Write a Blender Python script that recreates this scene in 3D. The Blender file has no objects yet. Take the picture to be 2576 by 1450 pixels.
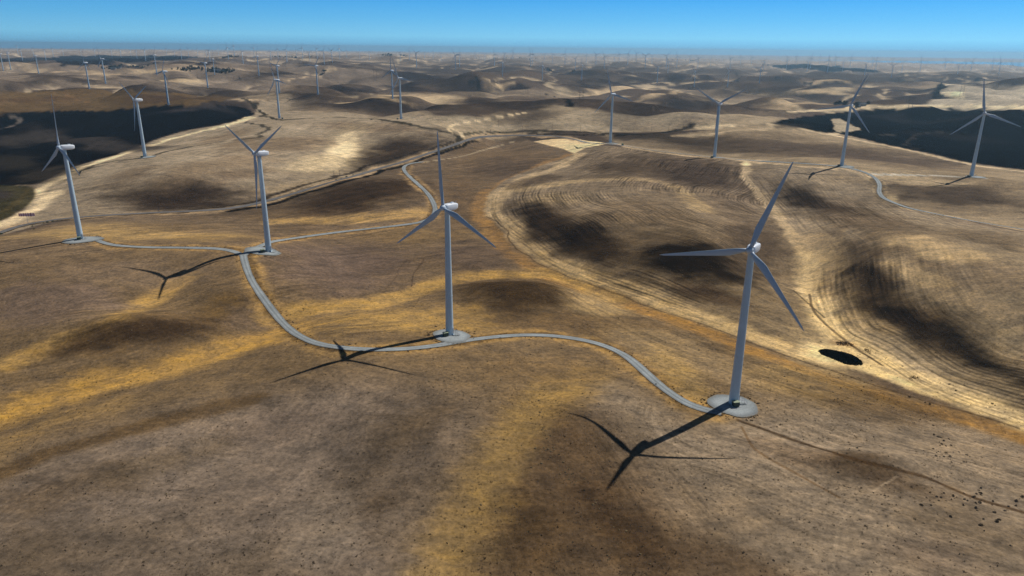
# Wind farm on dry rolling hills, seen from the air.  Units: metres, camera over the origin looking along +Y.
import bpy, math, random
import numpy as np
from mathutils import Matrix, Vector

random.seed(7)
RNG = np.random.default_rng(11)
scene = bpy.context.scene
COL = scene.collection

# ------------------------------------------------------------------ camera (solved from the towers' vanishing point)
FPX, PX0, PY0, PW = 1805.0, 1288.0, 725.0, 2576.0
PITCH, ROLL, CZ = math.radians(18.47), math.radians(0.604), 137.0
_f = np.array([0, math.cos(PITCH), -math.sin(PITCH)])
_u0 = np.array([0, math.sin(PITCH), math.cos(PITCH)])
_r0 = np.array([1.0, 0, 0])
_r = _r0 * math.cos(ROLL) + _u0 * math.sin(ROLL)
_u = _u0 * math.cos(ROLL) - _r0 * math.sin(ROLL)


def sight(px, py):
    px = np.asarray(px, float); py = np.asarray(py, float)
    return _f + ((px - PX0) / FPX)[..., None] * _r + ((PY0 - py) / FPX)[..., None] * _u


def at_height(px, py, z):
    d = sight(px, py)
    t = (z - CZ) / d[2]
    return np.array([d[0] * t, d[1] * t, z])


cam = bpy.data.cameras.new("camera")
cam_o = bpy.data.objects.new("camera", cam)
COL.objects.link(cam_o)
cam.sensor_width = 36.0
cam.lens = 36.0 * FPX / PW
cam.clip_start = 1.0
cam.clip_end = 90000.0
cam_o.matrix_world = Matrix(((_r[0], _u[0], -_f[0], 0), (_r[1], _u[1], -_f[1], 0), (_r[2], _u[2], -_f[2], CZ), (0, 0, 0, 1)))
scene.camera = cam_o


# ------------------------------------------------------------------ helpers
def srgb(*c):
    c = np.array(c, float) / 255.0
    return np.where(c <= 0.04045, c / 12.92, ((c + 0.055) / 1.055) ** 2.4)


def sstep(a, b, x):
    t = np.clip((x - a) / (b - a), 0, 1)
    return t * t * (3 - 2 * t)


def _hash(ix, iy, seed):
    h = (ix.astype(np.int64) * 374761393 + iy.astype(np.int64) * 668265263 + seed * 1442695041) & 0xFFFFFFFF
    h = ((h ^ (h >> 13)) * 1274126177) & 0xFFFFFFFF
    h = h ^ (h >> 16)
    return (h & 0xFFFF) / 65535.0 * 2 - 1


def vnoise(x, y, seed=0):
    ix = np.floor(x); iy = np.floor(y)
    fx = x - ix; fy = y - iy
    fx = fx * fx * fx * (fx * (fx * 6 - 15) + 10); fy = fy * fy * fy * (fy * (fy * 6 - 15) + 10)
    a = _hash(ix, iy, seed); b = _hash(ix + 1, iy, seed); c = _hash(ix, iy + 1, seed); d = _hash(ix + 1, iy + 1, seed)
    return (a + (b - a) * fx) * (1 - fy) + (c + (d - c) * fx) * fy


def fbm(x, y, lam, octv=3, seed=0, gain=0.5):
    s = 0; amp = 1; tot = 0
    ca, sa = math.cos(0.6), math.sin(0.6)
    x = x / lam; y = y / lam
    for o in range(octv):
        s = s + amp * vnoise(x, y, seed + o * 17)
        tot += amp
        amp *= gain
        x, y = (x * ca - y * sa) * 2.03 + 5.3, (x * sa + y * ca) * 2.03 - 2.1
    return s / tot


def tag(o, label=None, cat=None, group=None, kind=None):
    if label: o["label"] = label
    if cat: o["category"] = cat
    if group: o["group"] = group
    if kind: o["kind"] = kind
    return o


def mesh_obj(name, verts, faces, mat, parent=None, smooth=False):
    me = bpy.data.meshes.new(name)
    me.from_pydata([tuple(v) for v in verts], [], faces)
    me.update()
    if smooth:
        me.polygons.foreach_set("use_smooth", [True] * len(me.polygons))
    if mat is not None:
        me.materials.append(mat)
    o = bpy.data.objects.new(name, me)
    COL.objects.link(o)
    if parent is not None:
        o.parent = parent
    return o


def empty(name, loc=(0, 0, 0), rz=0.0):
    o = bpy.data.objects.new(name, None)
    o.empty_display_size = 1
    COL.objects.link(o)
    o.location = loc
    o.rotation_euler = (0, 0, rz)
    return o


def copy_tree(o, parent=None):
    c = o.copy()
    COL.objects.link(c)
    c.parent = parent
    for ch in o.children:
        copy_tree(ch, c)
    return c


class MB:
    def __init__(self):
        self.v = []; self.f = []

    def add(self, v, f):
        n = len(self.v)
        self.v += [tuple(p) for p in v]
        self.f += [tuple(i + n for i in q) for q in f]

    def box(self, c, s, rz=0.0):
        ca, sa = math.cos(rz), math.sin(rz)
        v = []
        for dz in (-.5, .5):
            for dx, dy in ((-.5, -.5), (.5, -.5), (.5, .5), (-.5, .5)):
                x, y = dx * s[0], dy * s[1]
                v.append((c[0] + x * ca - y * sa, c[1] + x * sa + y * ca, c[2] + dz * s[2]))
        self.add(v, [(3, 2, 1, 0), (4, 5, 6, 7), (0, 1, 5, 4), (1, 2, 6, 5), (2, 3, 7, 6), (3, 0, 4, 7)])

    def tube(self, a, b, ra, rb=None, n=6):
        rb = ra if rb is None else rb
        a = Vector(a); b = Vector(b)
        w = (b - a).normalized()
        s = w.orthogonal().normalized(); t = w.cross(s)
        v = []
        for p, r in ((a, ra), (b, rb)):
            for k in range(n):
                q = 2 * math.pi * k / n
                v.append(p + s * (r * math.cos(q)) + t * (r * math.sin(q)))
        f = [(k, (k + 1) % n, n + (k + 1) % n, n + k) for k in range(n)]
        f += [tuple(reversed(range(n))), tuple(range(n, 2 * n))]
        self.add(v, f)

    def rings(self, rings, cap=True):
        n = len(rings[0]); v = [p for r in rings for p in r]
        f = []
        for i in range(len(rings) - 1):
            for k in range(n):
                f.append((i * n + k, i * n + (k + 1) % n, (i + 1) * n + (k + 1) % n, (i + 1) * n + k))
        if cap:
            f.append(tuple(reversed(range(n))))
            f.append(tuple(range((len(rings) - 1) * n, len(rings) * n)))
        self.add(v, f)

    def obj(self, name, mat, parent=None, smooth=False):
        return mesh_obj(name, self.v, self.f, mat, parent, smooth)


# ------------------------------------------------------------------ materials
def new_mat(name):
    m = bpy.data.materials.new(name)
    m.use_nodes = True
    nt = m.node_tree
    return m, nt, nt.nodes["Principled BSDF"]


def simple_mat(name, col, rough=0.7, var=0.12, scale=1.5, spec=0.3, bump=0.0, metallic=0.0):
    m, nt, b = new_mat(name)
    tc = nt.nodes.new("ShaderNodeTexCoord")
    nz = nt.nodes.new("ShaderNodeTexNoise")
    nz.inputs["Scale"].default_value = scale
    nz.inputs["Detail"].default_value = 6
    nt.links.new(tc.outputs["Object"], nz.inputs["Vector"])
    mp = nt.nodes.new("ShaderNodeMapRange")
    mp.inputs[1].default_value = 0.3; mp.inputs[2].default_value = 0.7
    mp.inputs[3].default_value = 1 - var; mp.inputs[4].default_value = 1 + var
    nt.links.new(nz.outputs["Fac"], mp.inputs[0])
    mul = nt.nodes.new("ShaderNodeVectorMath"); mul.operation = "SCALE"
    mul.inputs[0].default_value = col
    nt.links.new(mp.outputs[0], mul.inputs["Scale"])
    nt.links.new(mul.outputs[0], b.inputs["Base Color"])
    b.inputs["Roughness"].default_value = rough
    b.inputs["Specular IOR Level"].default_value = spec
    b.inputs["Metallic"].default_value = metallic
    if bump:
        bp = nt.nodes.new("ShaderNodeBump")
        bp.inputs["Strength"].default_value = bump
        nt.links.new(nz.outputs["Fac"], bp.inputs["Height"])
        nt.links.new(bp.outputs[0], b.inputs["Normal"])
    return m


M_TOWER = simple_mat("painted_steel", (0.50, 0.62, 0.70), 0.32, 0.06, 0.25, 0.5)
M_NAC = simple_mat("white_fibreglass", (0.74, 0.77, 0.80), 0.4, 0.05, 0.6, 0.4)
M_BLADE = simple_mat("blade_gelcoat", (0.46, 0.55, 0.64), 0.4, 0.05, 0.3, 0.4)
M_HUB = simple_mat("hub_fibreglass", (0.50, 0.58, 0.66), 0.45, 0.06, 0.8, 0.4)
M_GRAVEL = None
M_CONC = simple_mat("concrete", (0.42, 0.42, 0.40), 0.9, 0.15, 2.0, 0.2)
M_GREENBOX = simple_mat("green_enamel", (0.035, 0.055, 0.035), 0.5, 0.2, 2.0, 0.4)
M_BOXLID = simple_mat("pale_green_lid", (0.30, 0.34, 0.22), 0.6, 0.15, 2.0, 0.3)  # lid paler and yellower than the cabinet
M_GALV = simple_mat("galvanised_steel", (0.30, 0.31, 0.32), 0.5, 0.2, 4.0, 0.5)
M_DOOR = simple_mat("grey_door_paint", (0.30, 0.33, 0.36), 0.5, 0.1, 2.0, 0.4)
M_WOOD = simple_mat("weathered_pole_wood", (0.075, 0.06, 0.05), 0.9, 0.3, 3.0, 0.1)
M_SHRUB = simple_mat("dark_shrub_leaves", (0.052, 0.045, 0.032), 0.85, 0.45, 2.5, 0.15)
M_TUFT = simple_mat("straw_tumbleweed", (0.32, 0.24, 0.13), 0.9, 0.35, 3.0, 0.1)
M_WEED = simple_mat("roadside_weeds", (0.095, 0.07, 0.042), 0.9, 0.5, 0.4, 0.1)
M_GRASS = simple_mat("dry_grass", (0.30, 0.22, 0.13), 0.9, 0.45, 0.2, 0.1)
M_REED = simple_mat("dark_green_reeds", (0.016, 0.024, 0.010), 0.9, 0.5, 1.2, 0.1)
M_BRUSH = simple_mat("dead_brown_brush", (0.11, 0.06, 0.028), 0.9, 0.4, 2.0, 0.1)
M_TREE = simple_mat("tree_leaves", (0.028, 0.036, 0.024), 0.85, 0.5, 0.35, 0.15)
M_GREEN = simple_mat("green_bush_leaves", (0.06, 0.075, 0.03), 0.85, 0.4, 0.8, 0.15)
M_TRUNK = simple_mat("bark", (0.08, 0.06, 0.045), 0.9, 0.3, 2.0, 0.1)
M_ROOF = simple_mat("grey_metal_roof", (0.085, 0.095, 0.105), 0.9, 0.15, 0.5, 0.1)
M_WALL = simple_mat("pale_board_wall", (0.30, 0.28, 0.25), 0.8, 0.15, 0.5, 0.2)
M_PINK = simple_mat("faded_pink_panel", (0.90, 0.56, 0.56), 0.7, 0.08, 2.0, 0.2)
M_MAROON = simple_mat("dark_red_stripe", (0.30, 0.10, 0.13), 0.7, 0.15, 2.0, 0.2)
M_GLASS = simple_mat("dark_window_glass", (0.03, 0.035, 0.04), 0.15, 0.1, 1.0, 0.5)

# ------------------------------------------------------------------ turbines: (key, base px, hub px, rotor phase)
TURB = [
    ("T1", 203, 602, 163, 371, -3), ("T2", 676, 633, 652, 387, 57), ("T3", 1131, 843, 1126, 522, -7), ("T5", 1845, 1015, 1893, 627, 18),
    ("Ta", 365, 395, 344, 252, 62), ("Tb", 703, 298, 697, 202, -22), ("Tc", 1009, 300, 1003, 198, -24), ("Td", 1535, 360, 1539, 238, -17),
    ("Te", 1797, 396, 1809, 262, 60), ("Tf", 2117, 418, 2140, 266, 20), ("Tg", 2443, 444, 2476, 286, -11),
    ("Th", 424, 264, 415, 180, 18), ("Ti", 988, 249, 985, 178, -2), ("Tj", 800, 238, 797, 166, 35), ("Tk", 703, 234, 693, 166, 45),
    ("L1", 225, 224, 214, 158, 0), ("L2", 266, 211, 251, 149, -25), ("L3", 523, 221, 516, 159, 40), ("L4", 540, 189, 534, 149, 10),
    ("L5", 529, 156, 527, 137, 50), ("L6", 97.5, 186, 91, 141, 5), ("L7", 9, 179, 1, 136, 25), ("L8", 27.5, 176, 19, 134, 60),
    ("L9", 395, 189, 388, 139, 30), ("L0", 651.5, 190.7, 646, 142, 15),
]
MIDR = [
    (1264, 193, 1264, 157, 22), (1364, 203, 1366, 165, 10), (1463, 203, 1465, 164, -3), (1653, 209.5, 1655, 169, 60), (1746, 219.5, 1750, 179, -35),
    (1830, 219, 1833, 179, -32), (1910, 210, 1915, 172, -85), (2242, 195.7, 2246, 165.7, 60), (2408.5, 186.4, 2411.6, 165.7, 58)]
FARR = [
    (682, 153, 679, 131), (722, 157, 721, 126), (780, 157, 779, 133), (816, 162, 816, 129), (836, 158, 834, 131), (1007, 155, 1006, 133),
    (1048, 171, 1047, 134), (1146, 176, 1146, 139), (1156, 168, 1156, 138), (1244, 166, 1244, 137), (1335, 168, 1336, 136), (1340, 162, 1340, 136),
    (1421, 163, 1421, 136), (1447, 177, 1449, 148), (1499, 165, 1499, 138), (1520, 172, 1521, 142), (1557, 158, 1558.7, 140), (1579, 164, 1580.6, 136),
    (1622.6, 173, 1623, 141), (1675.6, 172, 1677, 141), (1680, 184, 1681, 155), (1702, 171, 1704.5, 142.5), (1755, 173, 1756, 147),
    (1787, 166, 1788, 147), (1836, 173, 1838, 147), (1817, 156, 1818, 143), (1920, 178, 1922, 155), (1979, 163, 1981, 144.4), (1977, 179, 1979, 156),
    (2002, 161, 2004, 143), (2038, 172, 2040, 145.6), (2030, 181, 2032.6, 156), (2061, 162, 2062.6, 144), (2081, 184, 2082.6, 152),
    (2101, 168, 2104, 145.6), (2119, 180, 2120, 158), (2138, 169, 2140, 145.6), (2174.5, 190, 2178, 161), (2202.6, 176, 2204.5, 151),
    (2194, 167, 2196, 148.5), (2244, 166, 2245, 149), (2268, 182.6, 2270, 157), (2314, 180.7, 2316.6, 152), (2376.6, 175, 2379, 153),
    (2442, 178.8, 2448, 154.4), (2496, 174.5, 2499, 152), (2512, 187, 2515, 157), (2332, 166, 2333, 153), (2392, 168, 2394, 157),
    (2427, 171, 2429, 157), (2560, 176, 2561, 164), (2541, 173, 2542, 165)]
FARL = [
    (46, 139, 47, 131), (57, 153, 56, 143), (116, 153, 115, 142), (367, 154, 365, 127), (457.6, 151, 456, 128), (612, 161, 609.5, 129.5),
    (550, 140, 550, 130), (575, 150, 574, 133), (160, 141, 160, 129), (205, 141, 204, 130), (282, 143, 281, 128), (330, 142, 329, 129),
    (420, 140, 419, 129), (498, 141, 497, 128), (747, 145, 746, 130), (872, 146, 871, 131), (905, 148, 904, 131), (1090, 148, 1089, 134),
    (1195, 148, 1195, 136), (1290, 150, 1290, 137),
    (85, 142, 85, 131), (135, 144, 135, 132), (240, 143, 240, 131), (305, 145, 305, 131), (345, 148, 345, 131), (440, 146, 440, 130), (475, 143, 475, 130), (520, 144, 520, 130), (590, 143, 590, 130),
    (640, 146, 640, 131), (700, 148, 700, 132), (762, 150, 762, 132), (798, 148, 798, 131), (855, 150, 855, 132), (930, 152, 930, 133), (1030, 152, 1030, 134), (1068, 150, 1068, 134), (1110, 154, 1110, 136),
    (1220, 154, 1220, 137), (1270, 156, 1270, 138), (1370, 155, 1370, 138), (1390, 158, 1390, 138), (1475, 158, 1475, 139), (1545, 156, 1545, 139), (1600, 158, 1600, 140), (1640, 160, 1640, 141), (1735, 160, 1735, 142), (1862, 162, 1862, 144), (1890, 164, 1890, 145)]

# ------------------------------------------------------------------ terrain
SUN_AZ = np.array([0.781, 0.625]); SUN_EL = math.radians(49.0)


def solve_turbine(bx, by, hx, hy, H=65.0):
    b = sight(bx, by); h = sight(hx, hy)
    sb = b[2] / np.hypot(b[0], b[1]); sh = h[2] / np.hypot(h[0], h[1])
    R = H / (sh - sb); t = R / np.hypot(b[0], b[1])
    return np.array([b[0] * t, b[1] * t, CZ + b[2] * t])


CP = []
for k, bx, by, hx, hy, ph in TURB:
    if k not in ("Tk", "L5", "L4", "L7", "L8"):
        CP.append(solve_turbine(bx, by, hx, hy))
CP += [np.array(p, float) for p in ((-211, 427, 1.2), (-73, 302, 3.1), (46, 227, 0.2), (-485, 810, 1.8), (87, 970, 10.3), (213, 874, 11.4), (318, 760, 13.3), (439, 725, 9.9))]
for px, py, z in [
    # near ground
    (1288, 1440, 1), (200, 1400, -2), (2400, 1400, 2), (0, 1010, -12), (300, 950, -9.5), (640, 860, -5.5), (0, 1200, -5), (270, 795, 2.5), (300, 865, -3.5), (420, 738, -4), (60, 905, -8),
    (0, 740, -3), (1180, 1130, 2.5), (1300, 1300, 0), (900, 1130, -1.5), (1480, 1000, 2.5), (2200, 1130, 1.5), (2500, 1230, -1),
    (2576, 1085, -10), (2300, 985, -10), (2110, 900, -10), (1870, 856, -8), (1700, 792, -8), (1500, 715, -8), (1290, 610, -5), (1232, 530, -3),
    (1290, 715, 2.5), (1290, 752, -0.5), (1290, 800, -3.5), (1000, 760, -5), (850, 660, -3), (1150, 700, -4.5), (700, 720, 1),
    # ploughed hills on the right
    (1640, 500, 12), (1480, 530, 10), (1450, 620, 2), (1480, 470, 10), (1740, 560, 12), (1740, 690, 1), (1600, 620, 5), (1580, 430, 10), (1495, 369, 12.5), (1465, 382, 10), (1765, 401, 10.5), (1700, 420, 9), (1880, 640, 0), (1860, 560, 6), (2035, 700, -9), (1930, 490, 1), (2300, 620, 17), (2200, 600, 14), (2380, 720, 9), (2200, 760, -2), (2450, 840, -1), (2350, 920, -8), (2576, 640, 16), (2576, 780, 9), (2576, 930, -3),
    # valley road and the straw hill beyond
    (0, 585, -7), (200, 545, -6), (480, 531, -6), (700, 498, -5), (900, 440, -3), (1080, 386, 0), (1190, 349, 3), (1000, 548, -4), (900, 505, 1), (930, 462, 8), (800, 548, -5), (1250, 420, 4), (400, 570, 1),
    (430, 500, -3), (450, 455, 8), (560, 410, 13), (800, 395, 5), (640, 450, 4), (950, 360, 5), (650, 340, 13), (900, 300, 16), (120, 490, -6), (100, 540, -8),
    # dark field on the left, ochre slope
    (60, 420, -12), (200, 360, -8), (350, 310, 0), (500, 295, 8), (250, 280, 6), (100, 300, 2), (300, 250, 14), (500, 250, 18), (60, 250, 14),
    # centre behind
    (1200, 300, 20), (1400, 270, 34), (1300, 275, 30), (1650, 292, 24), (1900, 292, 22), (1450, 338, 9), (1650, 335, 9), (1850, 365, 6), (1850, 330, 14),
    (2000, 385, 6), (2300, 415, 6), (2200, 320, -4), (2400, 350, -8), (2480, 400, -10), (2300, 275, 10), (2500, 285, 12), (2050, 310, 8),
    (850, 262, 12), (1100, 262, 10), (1250, 250, 4), (1500, 262, 2), (1800, 270, 0), (2000, 260, 0), (2300, 240, -2), (2520, 240, -2)]:
    CP.append(at_height(px, py, z))
for ang, R, z in [(-38, 3500, 30), (-38, 6000, 36), (-20, 4200, 42), (-20, 6000, 42), (-5, 5000, 34), (-5, 7000, 28), (8, 5200, 8), (8, 7000, 0), (20, 5200, -8), (20, 7000, -20), (32, 6000, -14), (34, 8000, -24),
                  (0, 60, 0), (60, 300, 0), (-60, 300, -5), (120, 300, 0), (-120, 300, 0), (180, 300, 0), (60, 1200, 5), (-60, 1200, 5), (180, 1500, 0), (90, 3000, 0), (-90, 3000, 10), (180, 4000, 0), (55, 4000, -5), (-55, 4000, 25)]:
    a = math.radians(ang)
    CP.append(np.array([R * math.sin(a), R * math.cos(a), z]))
CP = np.array(CP)
CR = np.hypot(CP[:, 0], CP[:, 1])
# drop points that sit almost on top of one another
keep = []
for i in range(len(CP)):
    if all(np.hypot(*(CP[i, :2] - CP[j, :2])) > 0.02 * CR[i] for j in keep):
        keep.append(i)
CP = CP[keep]; CR = CR[keep]


# named rises and swales, placed where the photograph shows them: (px, py, rx px, ry px, guessed level, height)
MOUNDS = [(320, 812, 210, 30, 0, 5), (900, 468, 190, 34, 2, 6.5), (430, 466, 200, 30, 2, 7), (1290, 724, 150, 26, 0, 5.5), (1490, 560, 130, 34, 8, 5), (1740, 632, 160, 42, 6, 7.5), (1360, 520, 85, 28, 4, 4), (2200, 690, 110, 38, 4, 6),
          (2390, 800, 260, 52, 2, 8), (2035, 490, 110, 20, 2, 4.5), (975, 366, 150, 20, 6, 6), (1250, 396, 180, 36, 3, 4), (2190, 1160, 210, 32, 1, 3.5), (860, 645, 200, 40, -2, 3.5), (930, 1085, 140, 60, 0, 4), (130, 735, 200, 36, -2, 3.5),
          (560, 742, 90, 24, -1, 3), (1500, 1060, 120, 60, 2, 3), (2200, 555, 180, 40, 10, 4), (720, 352, 150, 18, 10, 4), (2030, 370, 150, 12, 9, 5), (2400, 478, 170, 20, 8, 4),
          (835, 214, 80, 8, 22, 16), (912, 221, 45, 7, 20, 12), (1153, 209, 75, 9, 12, 18), (1100, 191, 90, 6, 18, 18), (1030, 211, 48, 8, 16, 14), (1475, 205, 66, 7, 5, 16), (1303, 215, 28, 5, 8, 10), (1450, 183, 68, 5, 5, 16),
          (1673, 248, 105, 10, 6, 14), (1790, 254, 55, 8, 6, 9), (1859, 219, 72, 8, 0, 15), (1704, 192, 30, 5, 2, 12), (1772, 194, 34, 6, 0, 12), (1994, 226, 92, 10, 0, 14), (2118, 205, 58, 5, 0, 14), (1240, 254, 75, 8, 12, 13), (1050, 260, 95, 8, 14, 12),
          (900, 255, 115, 7, 16, 12), (1340, 255, 62, 8, 10, 12), (740, 233, 85, 7, 22, 12), (700, 186, 75, 4, 34, 14), (240, 200, 62, 5, 26, 14), (120, 188, 72, 4, 30, 14), (60, 205, 72, 5, 26, 12), (560, 226, 92, 6, 22, 11), (2300, 200, 105, 5, 0, 14), (1560, 202, 72, 5, 4, 13), (380, 236, 120, 6, 20, 9), (250, 345, 160, 12, -2, 8), (480, 276, 110, 5, 10, 7), (2400, 335, 160, 12, -4, 8), (2280, 290, 120, 7, 2, 8)]
SWALES = [([(-200, 1110), (0, 1042), (150, 992), (300, 955), (450, 918), (600, 872), (745, 832)], -7, 26, 3.0), ([(20, 915), (150, 862), (260, 820), (350, 775), (460, 705)], -3, 14, 2.0),
          ([(690, 800), (800, 775), (950, 765), (1060, 732), (1160, 702), (1280, 690), (1400, 694), (1560, 752)], -4, 18, 2.5), ([(690, 558), (950, 550), (1060, 537)], -3, 20, 2.0),
          ([(1228, 545), (1290, 612), (1400, 683), (1560, 742), (1700, 793), (1870, 856), (2060, 922), (2300, 1003), (2576, 1084)], -8, 22, 2.5), ([(1900, 440), (1962, 552), (2034, 640), (2040, 740), (2080, 830)], -4, 28, 4.0), ([(1480, 940), (1380, 985), (1300, 1070), (1235, 1180), (1190, 1280), (1130, 1400)], 0, 12, 1.2)]


def _mound_frames():
    out = []
    for px, py, rx, ry, z0, h in MOUNDS:
        a = at_height(px - rx, py, z0)[:2]; b = at_height(px + rx, py, z0)[:2]; c = at_height(px, py - ry, z0)[:2]; d = at_height(px, py + ry, z0)[:2]
        out.append(((a + b) / 2, (b - a) / 2, (c - d) / 2, h * (0.6 if h >= 9 else 1.0)))
    return out


MFR = None
SFR = None


def shaped(x, y):
    global MFR, SFR
    if MFR is None:
        MFR = _mound_frames()
        SFR = [(np.array([at_height(px, py, z0)[:2] for px, py in pl]), w, dp) for pl, z0, w, dp in SWALES]
    out = np.zeros(len(x))
    for c, e1, e2, h in MFR:
        ext = (abs(e1) + abs(e2)) * 2.3
        m = np.nonzero((abs(x - c[0]) < ext[0]) & (abs(y - c[1]) < ext[1]))[0]
        if not len(m): continue
        det = e1[0] * e2[1] - e1[1] * e2[0]
        dx = x[m] - c[0]; dy = y[m] - c[1]
        u = (dx * e2[1] - dy * e2[0]) / det; v = (dy * e1[0] - dx * e1[1]) / det
        out[m] += h * np.exp(-1.15 * (u * u + v * v))
    for P, w, dp in SFR:
        lo = P.min(0) - 3 * w; hi = P.max(0) + 3 * w
        m = np.nonzero((x > lo[0]) & (x < hi[0]) & (y > lo[1]) & (y < hi[1]))[0]
        if not len(m): continue
        best = np.full(len(m), 1e12)
        for i in range(len(P) - 1):
            a = P[i]; e = P[i + 1] - a
            t = np.clip(((x[m] - a[0]) * e[0] + (y[m] - a[1]) * e[1]) / (e @ e), 0, 1)
            best = np.minimum(best, (x[m] - a[0] - t * e[0]) ** 2 + (y[m] - a[1] - t * e[1]) ** 2)
        out[m] -= dp * np.exp(-best / (w * w))
    return out


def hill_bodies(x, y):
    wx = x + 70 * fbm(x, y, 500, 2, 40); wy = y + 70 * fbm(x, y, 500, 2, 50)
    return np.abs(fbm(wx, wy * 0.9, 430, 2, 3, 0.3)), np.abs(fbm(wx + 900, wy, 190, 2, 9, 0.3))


def relief(x, y):
    R = np.hypot(x, y)
    w1 = sstep(700, 1700, R)
    far = 1 - sstep(9000, 16000, R) * 0.85
    wx = x + 70 * fbm(x, y, 500, 2, 40); wy = y + 70 * fbm(x, y, 500, 2, 50)
    # rounded hills parted by narrow draws
    n1 = fbm(wx, wy * 0.9, 430, 2, 3, 0.3); n2 = fbm(wx + 900, wy, 190, 2, 9, 0.3); n3 = fbm(x + 300, y, 150, 2, 33, 0.35)
    hill = np.sqrt(n1 * n1 + 0.010) - 0.30
    knoll = np.sqrt(n2 * n2 + 0.012) - 0.30
    h = 64 * w1 * hill * far
    h = h + 30 * sstep(550, 1500, R) * knoll * (1 - 0.65 * sstep(2000, 6000, R))
    h = h + 7 * sstep(1000, 1800, R) * fbm(wx - 400, wy, 95, 2, 12, 0.4) * (1 - 0.6 * sstep(3500, 7000, R))
    h = h + 9.0 * n3 * sstep(200, 450, R) * (1 - sstep(600, 1000, R))
    for bx, by, br in ((-620, 1050, 420), (860, 1180, 480)):
        h = h * (1 - 0.72 * np.exp(-(((x - bx) ** 2 + (y - by) ** 2) / br ** 2) ** 2))
    h = h + shaped(x, y)
    h = h + 1.1 * fbm(x, y, 70, 2, 21) * (1 - sstep(1500, 3000, R)) * sstep(60, 200, R)
    return h


_cw = 0.07 * CR + 8.0


def mq(x, y):
    return np.sqrt((x[:, None] - CP[None, :, 0]) ** 2 + (y[:, None] - CP[None, :, 1]) ** 2 + _cw[None, :] ** 2)


_A = mq(CP[:, 0], CP[:, 1])
_ker = -_A
_n = len(CP)
_S = np.zeros((_n + 1, _n + 1)); _S[:_n, :_n] = _ker + np.diag(0.015 * _cw); _S[_n, :_n] = 1; _S[:_n, _n] = 1
_rhs = np.concatenate([CP[:, 2] - relief(CP[:, 0], CP[:, 1]), [0]])
_W = np.linalg.solve(_S, _rhs)


def height(x, y):
    out = np.empty(len(x))
    for i in range(0, len(x), 60000):
        xs = x[i:i + 60000]; ys = y[i:i + 60000]
        R = np.hypot(xs, ys); a = np.degrees(np.arctan2(xs, ys))
        z = -(mq(xs, ys) @ _W[:_n]) + _W[_n]
        zf = np.interp(a, [-180, -60, -30, -8, 8, 22, 36, 60, 180], [0, 28, 40, 34, 12, -4, -22, -20, 0])
        zf2 = np.interp(a, [-180, -60, -25, -8, 6, 22, 36, 60, 180], [0, 24, 30, 18, -8, -30, -42, -42, 0])
        k = sstep(5500, 9000, R)
        z = z * (1 - k) + zf * k
        k2 = sstep(10500, 14000, R)
        z = z * (1 - k2) + zf2 * k2
        k3 = sstep(17000, 21000, R)
        z = z * (1 - k3) + (-18) * k3
        out[i:i + 60000] = z + relief(xs, ys)
    return out


az_d = np.arange(-46, 46.001, 0.062)
az_l = np.concatenate([np.arange(-180, -70, 6.0), np.arange(-70, -46, 1.0)])
az_r = np.concatenate([np.arange(47, 70, 1.0), np.arange(70, 179, 6.0)])
AZ = np.radians(np.concatenate([az_l, az_d, az_r]))
rows = [20.0, 50.0, 80.0, 105.0]
while rows[-1] < 29500:
    r = rows[-1]
    rows.append(r + max(0.5, min(r * r / 137.0 * math.radians(0.062), 0.0115 * r)))
RR = np.array(rows)
NA, NR = len(AZ), len(RR)
GX = (RR[:, None] * np.sin(AZ)[None, :]); GY = (RR[:, None] * np.cos(AZ)[None, :])
GZ = height(GX.ravel(), GY.ravel()).reshape(NR, NA)
print("terrain grid", NR, NA, NR * NA, "z", GZ.min(), GZ.max())


def ground_z(x, y):
    x = np.atleast_1d(np.asarray(x, float)); y = np.atleast_1d(np.asarray(y, float))
    a = np.arctan2(x, y); R = np.clip(np.hypot(x, y), RR[0], RR[-1] * 0.9999)
    ia = np.clip(np.searchsorted(AZ, a) - 1, 0, NA - 2); ir = np.clip(np.searchsorted(RR, R) - 1, 0, NR - 2)
    fa = np.clip((a - AZ[ia]) / (AZ[ia + 1] - AZ[ia]), 0, 1); fr = (R - RR[ir]) / (RR[ir + 1] - RR[ir])
    return (GZ[ir, ia] * (1 - fa) + GZ[ir, ia + 1] * fa) * (1 - fr) + (GZ[ir + 1, ia] * (1 - fa) + GZ[ir + 1, ia + 1] * fa) * fr


def ground(px, py):
    """first point of the ground along a line of sight"""
    px = np.atleast_1d(np.asarray(px, float)); py = np.atleast_1d(np.asarray(py, float))
    d = sight(px, py)
    hor = np.hypot(d[:, 0], d[:, 1]); s = d[:, 2] / hor
    a = np.arctan2(d[:, 0], d[:, 1])
    ia = np.clip(np.searchsorted(AZ, a) - 1, 0, NA - 2)
    fa = np.clip((a - AZ[ia]) / (AZ[ia + 1] - AZ[ia]), 0, 1)
    out = np.empty((len(px), 3))
    for i in range(len(px)):
        prof = GZ[:, ia[i]] * (1 - fa[i]) + GZ[:, ia[i] + 1] * fa[i]
        ray = CZ + s[i] * RR
        below = np.nonzero(prof >= ray)[0]
        k = below[0] if len(below) else NR - 1
        k = max(k, 1)
        g0 = ray[k - 1] - prof[k - 1]; g1 = ray[k] - prof[k]
        t = np.clip(g0 / (g0 - g1 + 1e-9), 0, 1)
        R = RR[k - 1] + t * (RR[k] - RR[k - 1])
        out[i] = (R * math.sin(a[i]), R * math.cos(a[i]), prof[k - 1] + t * (prof[k] - prof[k - 1]))
    return out


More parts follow.
